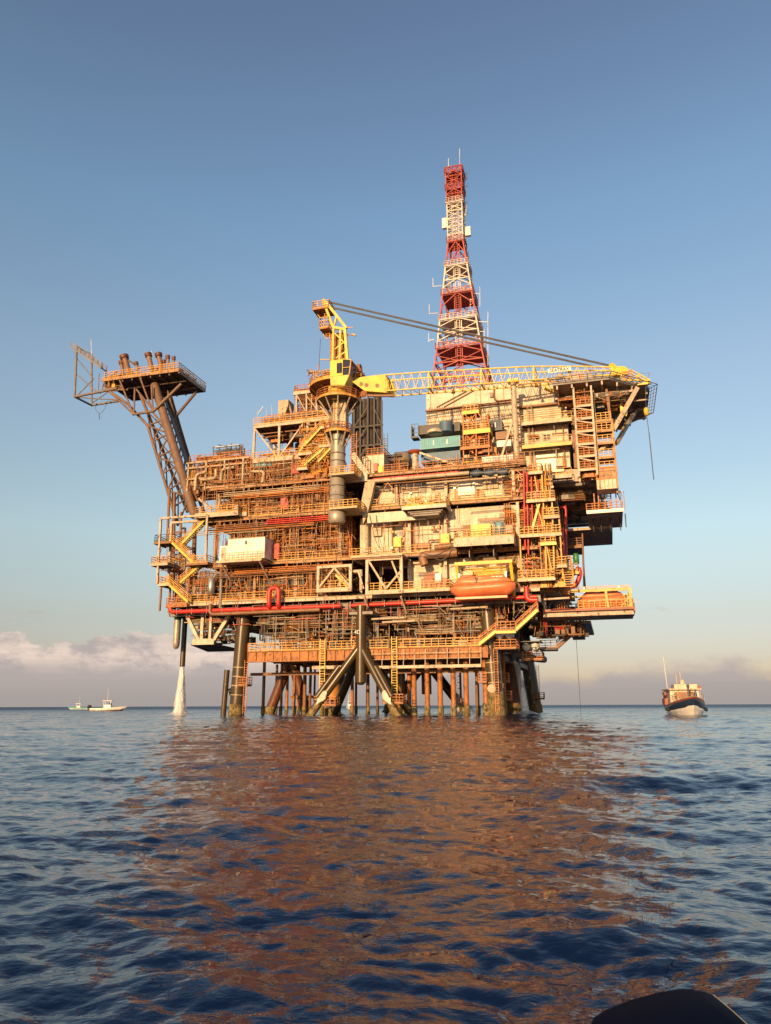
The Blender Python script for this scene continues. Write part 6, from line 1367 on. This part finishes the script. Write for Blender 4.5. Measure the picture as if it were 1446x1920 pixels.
# ------------------------------------------------------------------ flare boom
FV = 8.; fz = A(335, 692, FV)[2]
fl = thing('flare_boom', 'leaning rust-brown lattice boom carrying a railed flare deck over the left side', 'flare boom', A(345, 965, FV))
f = lambda x, y, v=FV: A(x, y, v)
F0 = f(196, 708); F1 = f(335, 692); dz_ = 10.; uF0, uF1 = F0[0], F1[0]; 
MB().box(uF0, uF1, FV, FV+dz_, fz-.5, fz-.35).build('deck_plate', 'deck_underside', fl)
b = MB()
for v in (FV, FV+dz_-.2): b.box(uF0-.1, uF1+.1, v-.15, v+.15, fz-.5, fz)
for u in (uF0, uF1): b.box(u-.15, u+.15, FV+.16, FV+dz_-.36, fz-.7, fz)
b.build('edge_beam', 'girder_tan', fl); b = MB()
for i in range(1, 8): u = uF0+(uF1-uF0)*i/8; b.box(u-.1, u+.1, FV+.16, FV+dz_-.36, fz-.9, fz-.51)
for v in (FV+3, FV+6.5): b.box(uF0+.2, uF1-.2, v-.15, v+.15, fz-1.2, fz-.91)
b.build('deck_beam', 'boom_steel', fl)
MB().rail([(uF0, FV, fz), (uF1, FV, fz)], step=1.0, t=.09, h=1.35).build('handrail', 'rail_yellow', fl); MB().rail([(uF1, FV, fz), (uF1, FV+dz_, fz)], step=1.0, t=.09, h=1.35).build('handrail', 'pale_steel', fl); MB().rail([(uF0, FV+dz_, fz), (uF1, FV+dz_, fz)], step=1.3, t=.08, h=1.3).build('handrail', 'rail_orange', fl); MB().rail([(uF0, FV, fz), (uF0, FV+dz_, fz)], step=1.3, t=.08, h=1.3).build('handrail', 'rail_orange', fl)
clutter(fl, uF0+.5, uF1-.5, FV+1, FV+8, fz-.3, fz+1.7, 170, 910, ['rail_orange', 'boom_steel', 'rusty_girder', 'pale_steel'], [2, 3, 2, 1], 4, 0)
for (x0, y0, x1, y1, r) in ((250, 697, 234, 672, .62), (292, 690, 279, 668, .5), (309, 690, 298, 668, .5), (321, 686, 315, 672, .32), (327, 686, 326, 674, .26), (236, 700, 228, 682, .36), (262, 700, 256, 684, .3), (310, 694, 308, 680, .25)):
    p, q = Vector(f(x0, y0, FV+3)), Vector(f(x1, y1, FV+3)); p.z = fz-.2; o_ = MB().tube(p, q, r*.9, n=16).build('flare_tip', 'duct_brown', fl); d_ = (q-p).normalized(); MB().tube(q-d_*.1, q+d_*.55, r*1.3, r*1.45, n=16).build('nozzle', 'rust_leg', o_)
MB().bar(f(242, 676, FV+3), f(262, 690, FV+3), .4).build('pilot_line', 'charcoal_paint', fl)
# boom legs: four chords from the box corner up to the deck
base = [f(352, 985, 6), f(310+25, 985, 6), (UX(372, 30, 16), 16, 29.), (UX(350, 30, 16), 16, 29.)]
tops = [f(290, 728, 11), f(249, 735, 9)]
def chord(p, q, r, m='boom_steel', n='main_tube'): return MB().tube(p, q, r, n=14).build(n, m, fl)
C1b, C1t = Vector(f(366, 968, 5)), Vector(f(290, 722, 10)); chord(C1b, C1t, .78, 'boom_steel')
C2b, C2t = Vector(f(334, 985, 7)), Vector(f(277, 798, 9)); chord(C2b, C2t, .26)
C2u = Vector(f(240, 758, 8.5)); chord(C2t, C2u, .24)
C3b, C3t = Vector(f(363, 890, 16)), Vector(f(318, 740, 17)); chord(C3b, C3t, .4, 'grey_steel')
C4b, C4t = Vector(f(352, 960, 12)), Vector(f(258, 727, 13)); chord(C4b, C4t, .3)
chord(f(205, 733, 8.2), C2u, .24); chord(f(249, 777, 8), f(289, 771, 8), .24); chord(f(289, 770, 8), f(340, 720, 8.4), .28); chord(f(319, 794, 12), f(368, 735, 15), .28)
for a_ in ((224, 711, 250, 776), (262, 706, 286, 770), (206, 735, 251, 777), (256, 730, 288, 770), (253, 729, 251, 777), (284, 722, 287, 770), (286, 772, 307, 797)): chord(f(a_[0], a_[1], 8.2), f(a_[2], a_[3], 8), .17)
b = MB(); Nf = 6
for i in range(Nf):
    f0, f1 = i/Nf, (i+1)/Nf; p0_, p1_ = C2t.lerp(C2b, f0), C2t.lerp(C2b, f1); q0_, q1_ = C1t.lerp(C1b, .28+.7*f0), C1t.lerp(C1b, .28+.7*f1)
    b.tube(p0_, q0_, .15, n=8, cap=False); b.tube(p0_, q1_, .15, n=8, cap=False) if i % 2 == 0 else b.tube(q0_, p1_, .15, n=8, cap=False); b.tube(q0_, p1_, .12, n=6, cap=False)
    r0_, r1_ = C3t.lerp(C3b, f0), C3t.lerp(C3b, f1); b.tube(q0_, r0_, .13, n=6, cap=False); b.tube(q0_, r1_, .12, n=6, cap=False)
    s0_, s1_ = C4t.lerp(C4b, .2+.75*f0), C4t.lerp(C4b, .2+.75*f1); b.tube(s0_, q1_, .12, n=6, cap=False); b.tube(s0_, p1_, .12, n=6, cap=False)
b.build('lacing', 'boom_steel', fl)
p, q = Vector(f(314, 742, 12)), Vector(f(362, 905, 12)); b = MB().stair(q, p, 1.1, str_h=.5); o_ = b.build('access_stair', 'dark_steel', fl); MB().srail(q, p, 1.1, t=.1).build('handrail', 'boom_steel', o_)
for i in range(3): pp_ = Vector((0, .5*i, 0)); MB().tube(C1t+Vector((1.2, 1.5, -2))+pp_, C1b+Vector((.8, 1.8, 0))+pp_, .14, n=6).build('flare_pipe', 'grey_steel', fl)
# open side frame with catwalk at far left
b = MB()
pts_ = dict(a=(144, 650, 8), b=(140, 744, 8), c=(172, 665, 14), d=(172, 760, 14), e=(220, 728, 8), g=(222, 752, 14), h=(186, 690, 8))
q = {k: Vector(f(*v_)) for k, v_ in pts_.items()}
for i, j, r in (('a', 'b', .22), ('c', 'd', .2), ('b', 'e', .26), ('b', 'd', .2), ('d', 'g', .24), ('a', 'c', .15)): b.tube(q[i], q[j], r, n=8)
for (x0, y0, x1, y1) in ((144, 672, 174, 708), (142, 700, 182, 735), (146, 740, 176, 710), (186, 700, 184, 735), (197, 712, 188, 738), (174, 755, 202, 735), (144, 745, 220, 750)): b.tube(f(x0, y0, 8.2), f(x1, y1, 8.2), .11, n=6)
b.build('side_frame', 'grey_steel', fl)
p, q_ = Vector(f(134, 650, 8)), Vector(f(190, 690, 8)); b = MB(); b.bar(p, q_, .3); b.bar(p+Vector((0, 1.6, 0)), q_+Vector((0, 1.6, 0)), .3)
for i in range(12): c = p.lerp(q_, i/11); b.bar(c, c+Vector((0, 1.6, 0)), .12)
b.build('catwalk', 'grey_steel', fl); b = MB(); b.srail(p, q_, 1.6, t=.1); b.build('handrail', 'grey_steel', fl)
clutter(fl, f(188, 700)[0], f(215, 700)[0], 8, 12, fz-1.5, fz+.8, 30, 912, ['rail_yellow', 'rail_orange', 'boom_steel'], [1, 1, 1], 0, 0)
b = MB(); z_ = f(205, 731)[2]; b.rail([(f(194, 731)[0], 9, z_), (f(222, 731)[0], 9, z_)], step=1, t=.09); b.bar(f(194, 731, 9), f(240, 731, 9), .25); b.build('lower_gallery', 'boom_steel', fl)
b = MB(); b.tube(f(172, 668, 12), f(171, 636, 12), .07, n=5); b.tube(f(286, 665, 12), f(284, 658, 12), .05, n=5); b.build('lightning_rod', 'white_paint', fl)
b = MB(); sag(b, f(178, 762, 9), f(200, 758, 9), 1.6, .04); b.tube(f(186, 776, 9), f(187, 786, 9), .08, n=5); b.build('loose_cable', 'wire_rope', fl)
# ------------------------------------------------------------------ boats
def place(x, D): X = (x-CX)/FPX*D*math.cos(PITCH)*1.0/(math.cos(PITCH)**2); return ((x-CX)/(FPX/math.cos(PITCH))*D, D)
def hull(t, L, B, parts_, sheer, keel=0., bow=.9, N=22, n='hull'):
    """boat along local +X (bow). parts_ = [(name, material, z fraction low, high)] bands between keel and sheer"""
    for nm, m, a, b_ in parts_:
        rg = []
        for i in range(N+1):
            f = i/N; x = (f-.5)*L; w = B/2*(1-max(0, (f-.45)/.55)**2.3)**.8*(.86+.14*min(1, f/.25)); w = max(w, .02); sh = sheer(f); kz = -.45+(.35 if f > .93 else 0)
            row = []
            for s in (-1, 1):
                seq = []
                for k in range(5):
                    g_ = a+(b_-a)*k/4; z = kz+(sh-kz)*g_; fl_ = (.62+.38*min(1, g_*1.25)**.7); rake = (g_-.5)*bow*max(0, (f-.6)/.4)**2
                    seq.append((x+rake, s*w*fl_, z))
                row += seq if s == -1 else seq[::-1]
            rg.append(row)
        MB().loft(rg).build(nm, m, t)
def bx(n, m, t, *a): return MB().box(*a).build(n, m, t)
def man(t, p, h=1.2, col='navy_paint'):
    b = MB().tube((p[0], p[1], p[2]), (p[0], p[1], p[2]+h), .2, .17, 8); b.lathe((p[0], p[1], p[2]+h+.08), [(.03, 0), (.12, .06), (.12, .2), (.03, .27)], 8); b.build('crew', col, t)
# fishing boat, bow towards the camera
x, D = place(1284, 99); fb = thing('fishing_boat', 'wooden fishing boat with white and navy bow and cream wheelhouse, on the right', 'boat', (x, D, 0), None, False, R(-103))
sh = lambda f: 1.35+1.0*max(0, (f-.35)/.65)**1.8
hull(fb, 13., 4.3, [('lower_hull', 'hull_white', 0, .56), ('upper_hull', 'hull_navy', .561, .87), ('bulwark', 'red_container', .871, .955), ('gunwale', 'cream_paint', .956, 1.0)], sh, bow=1.3)
o_ = MB(); o_.box(-4.5, 1.5, -1.9, 1.5, 1.2, 3.1); o_.build('wheelhouse', 'cream_wall', fb); w_ = MB().box(1.5, 1.56, -1.4, 1.1, 2.1, 2.85).build('window', 'duct_brown', fb); MB().box(-5, 2.0, -2.15, 1.75, 3.1, 3.25).build('roof', 'cream_paint', fb)
b = MB(); b.box(-3, .6, -1.2, 1.5, 3.25, 3.8); b.lathe((.4, -.2, 3.8), [(.3, 0), (.3, .5), (.1, .6)], 10); b.build('roof_boxes', 'cream_wall', fb)
b = MB(); b.tube((-1, -1.85, 3.2), (-1.1, -2.0, 7.3), .05, .02, n=8); b.build('outrigger_pole', 'white_paint', fb); b = MB(); b.tube((-1, -.6, 3.6), (-1, -.7, 5.2), .07); b.tube((-1.6, -.1, 3.6), (-1.6, -.1, 5.6), .06); b.build('mast', 'cream_paint', fb)
b = MB(); b.tube((4.6, -.15, 2.0), (4.6, -.15, 3.4), .11); b.tube((4.6, -.3, 3.5), (4.6, 0, 3.5), .2, n=14); b.build('anchor_winch', 'charcoal_paint', fb)
for a_ in ((-4, -1, -2.3, -1.9, 1.3, 2.1), (-2, 0, -2.4, -2.2, 2.5, 2.9), (0, .8, 1.5, 1.9, 3.25, 3.6)): MB().box(*a_).build('deck_gear', 'red_container', fb)
man(fb, (-3.4, -2.0, 1.4), 1.1, 'red_paint'); man(fb, (2.6, .9, 1.7), 1.1, 'navy_paint')
for s in (-1, 1): MB().lathe((1.0, s*2.2, .7), [(.05, -.2), (.2, -.12), (.2, .2), (.05, .3)], 10).build('tyre_fender', 'black_rubber', fb)
b = MB(); b.rail([(4, 1.3, 2.0), (1.5, 2.0, 1.6)], h=.7, t=.05, kick=False); b.rail([(4, -1.3, 2.0), (0, -2.1, 1.5)], h=.7, t=.05, kick=False); b.build('guard_rail', 'cream_paint', fb)
# centre-console boat
def man(t, p, h=1.2, col='navy_paint'):
    b = MB().tube((p[0], p[1], p[2]), (p[0], p[1], p[2]+h), .2, .17, 8); b.lathe((p[0], p[1], p[2]+h+.08), [(.03, 0), (.12, .06), (.12, .2), (.03, .27)], 8); b.build('crew', col, t)
def motorboat(x, D, L, label, rz, hm='hull_white', low='hull_maroon', tower=False, bow_high=.5):
    px, py = place(x, D); t = thing('motorboat', label, 'boat', (px, py, 0), None, False, rz); sh_ = lambda f: .95+bow_high*max(0, (f-.3)/.7)**1.5
    hull(t, L, L*.3, [('lower_hull', low, 0, .5), ('upper_hull', hm, .501, 1.)], sh_, bow=1.8)
    bx('console', 'hull_white', t, -.9, .9, -.6, .6, .8, 1.9); bx('windscreen', 'dark_glass', t, .5, .95, -.55, .55, 1.9, 2.4); b = MB()
    for a_ in (-1.1, 1.0):
        for c_ in (-.8, .8): b.bar((a_, c_, .9), (a_*.9, c_, 3.0), .09)
    b.build('top_frame', 'hull_white', t); bx('hard_top', 'white_paint', t, -1.5, 1.4, -1., 1., 3.0, 3.14); b = MB(); b.tube((-.3, .2, 3.1), (-.3, .2, 6.8), .045, n=6); b.build('antenna', 'white_paint', t)
    for c_ in (-.45, .45): 
        m_ = MB(); m_.loft([[(-L/2-.45+.35*sx*k, c_+.24*sy*k2, z_) for sx, sy in ((1, 1), (-1, 1), (-1, -1), (1, -1))] for z_, k, k2 in ((1.0, .8, .8), (1.2, 1.1, 1.), (1.6, 1.1, 1.), (1.85, .6, .7))]); m_.box(-L/2-.6, -L/2-.3, c_-.1, c_+.1, -.4, 1.0); m_.build('outboard_engine', 'black_rubber', t)
    if tower:
        b = MB()
        for a_ in (-1., .8):
            for c_ in (-.7, .7): b.bar((a_, c_, 3.1), (a_*.5, c_*.6, 6.), .1)
        b.box(-.7, .7, -.6, .6, 4.6, 4.7); b.box(-.8, .8, -.8, .8, 6, 6.1); b.rail([(-.7, -.6, 4.7), (.7, -.6, 4.7)], h=.9, step=.7, t=.08, kick=False); b.build('tuna_tower', 'hull_white', t)
        bx('cabin', 'hull_white', t, .6, 2.8, -1.1, 1.1, .9, 2.1)
    return t
m1 = motorboat(201, 238, 9.9, 'white centre-console motorboat with a tall aerial and black outboards, nearest one on the left', R(3))
m2 = motorboat(146, 440, 11., 'small far motorboat with a turquoise hull on the left horizon', R(180), 'hull_turquoise', 'hull_white'); man(m2, (.2, 0, 1)); 
m3 = motorboat(655, 330, 10, 'white sport-fishing boat with a high lookout tower seen between the platform legs', R(-84), 'hull_white', 'hull_white', True)
mat('motor_shell', (.003,.006,.019), .6, spec=.02)
mat('motor_silver', (.55,.52,.46), .4)
MOT = (.755, 2.25, .426); MOTR = R(0)
# ------------------------------------------------------------------ outboard motor in the foreground
om_ = thing('outboard_motor', 'dark outboard motor cowl with a silver side stripe at the bottom right corner', 'outboard motor', MOT, None, False, MOTR)
def cowl(b, prof, wf):
    rg = []
    for (x, zt_, w) in prof:
        row = []
        for k in range(17):
            a_ = math.pi*k/16; cx_ = math.cos(a_); sz_ = math.sin(a_); e = .24
            row.append((x, w*math.copysign(abs(cx_)**e, cx_), -.42+(zt_+.42)*abs(sz_)**(e*.8)))
        rg.append(row)
    return b.loft(rg, closed=True)
prof = [(-.235, -.12, .12), (-.215, .06, .15), (-.19, .10, .165), (-.15, .116, .18), (-.08, .137, .19), (.0, .154, .195), (.05, .162, .195), (.09, .164, .19)]
cowl(MB(), prof, 1).build('cowl', 'motor_shell', om_)
prof2 = [(.093, .159, .19), (.12, .158, .187), (.14, .151, .184)]
cowl(MB(), prof2, 1).build('front_cowl', 'motor_shell', om_)
prof3 = [(.143, .152, .186), (.17, .115, .18), (.205, .07, .17), (.25, .0, .15), (.31, -.10, .11)]
cowl(MB(), prof3, 1).build('side_trim', 'motor_silver', om_)
b = MB(); b.box(-.12, .14, -.09, .09, -1.1, -.42); b.box(-.16, .2, -.05, .05, -1.5, -1.1); b.build('midsection', 'motor_shell', om_)

# ------------------------------------------------------------------ floating sargassum at the right edge of the reflection
def weed():
    r = random.Random(21); b = MB()
    def tuft(x, y, n, rx, ry):
        for _ in range(n):
            a = r.gauss(0, rx); c = r.gauss(0, ry); X, Y = x+a, y+c; s = r.uniform(.005, .013)*(1+.05*Y); t = r.uniform(0, 6.28); z = sea_height(X, Y)+.012
            dx, dy = math.cos(t)*s, math.sin(t)*s; w = .22; b.add([(X-dx, Y-dy, z-.012), (X-dy*w, Y+dx*w, z+r.uniform(0, .005)), (X+dx, Y+dy, z+r.uniform(-.004, .008)), (X+dy*w, Y-dx*w, z)], [(0, 1, 2, 3)])
    for (px_, py_, n, rx) in ((1160, 1548, 30, 30), (1200, 1635, 34, 24), (1230, 1655, 24, 18), (1190, 1700, 24, 26), (1250, 1716, 24, 15), (1215, 1745, 22, 20), (1262, 1800, 16, 16)):
        d = ray(px_, py_); t = -EYE/d[2]; X, Y = d[0]*t, d[1]*t; sc = t/FPX; tuft(X, Y, n, rx*sc, rx*sc*1.3)
    o = b.build('sargassum', 'weed_brown', None, frame=False); tag(o, 'brown floating seaweed tufts scattered on the water at the right edge of the reflection', 'seaweed', kind='stuff')
mat('weed_brown', (.07, .03, .008), .7, rust=.4, rcol=(.05, .018, .006), scale=6)
weed()
for o in bpy.data.objects:
    if '_o' in o.keys(): del o['_o']
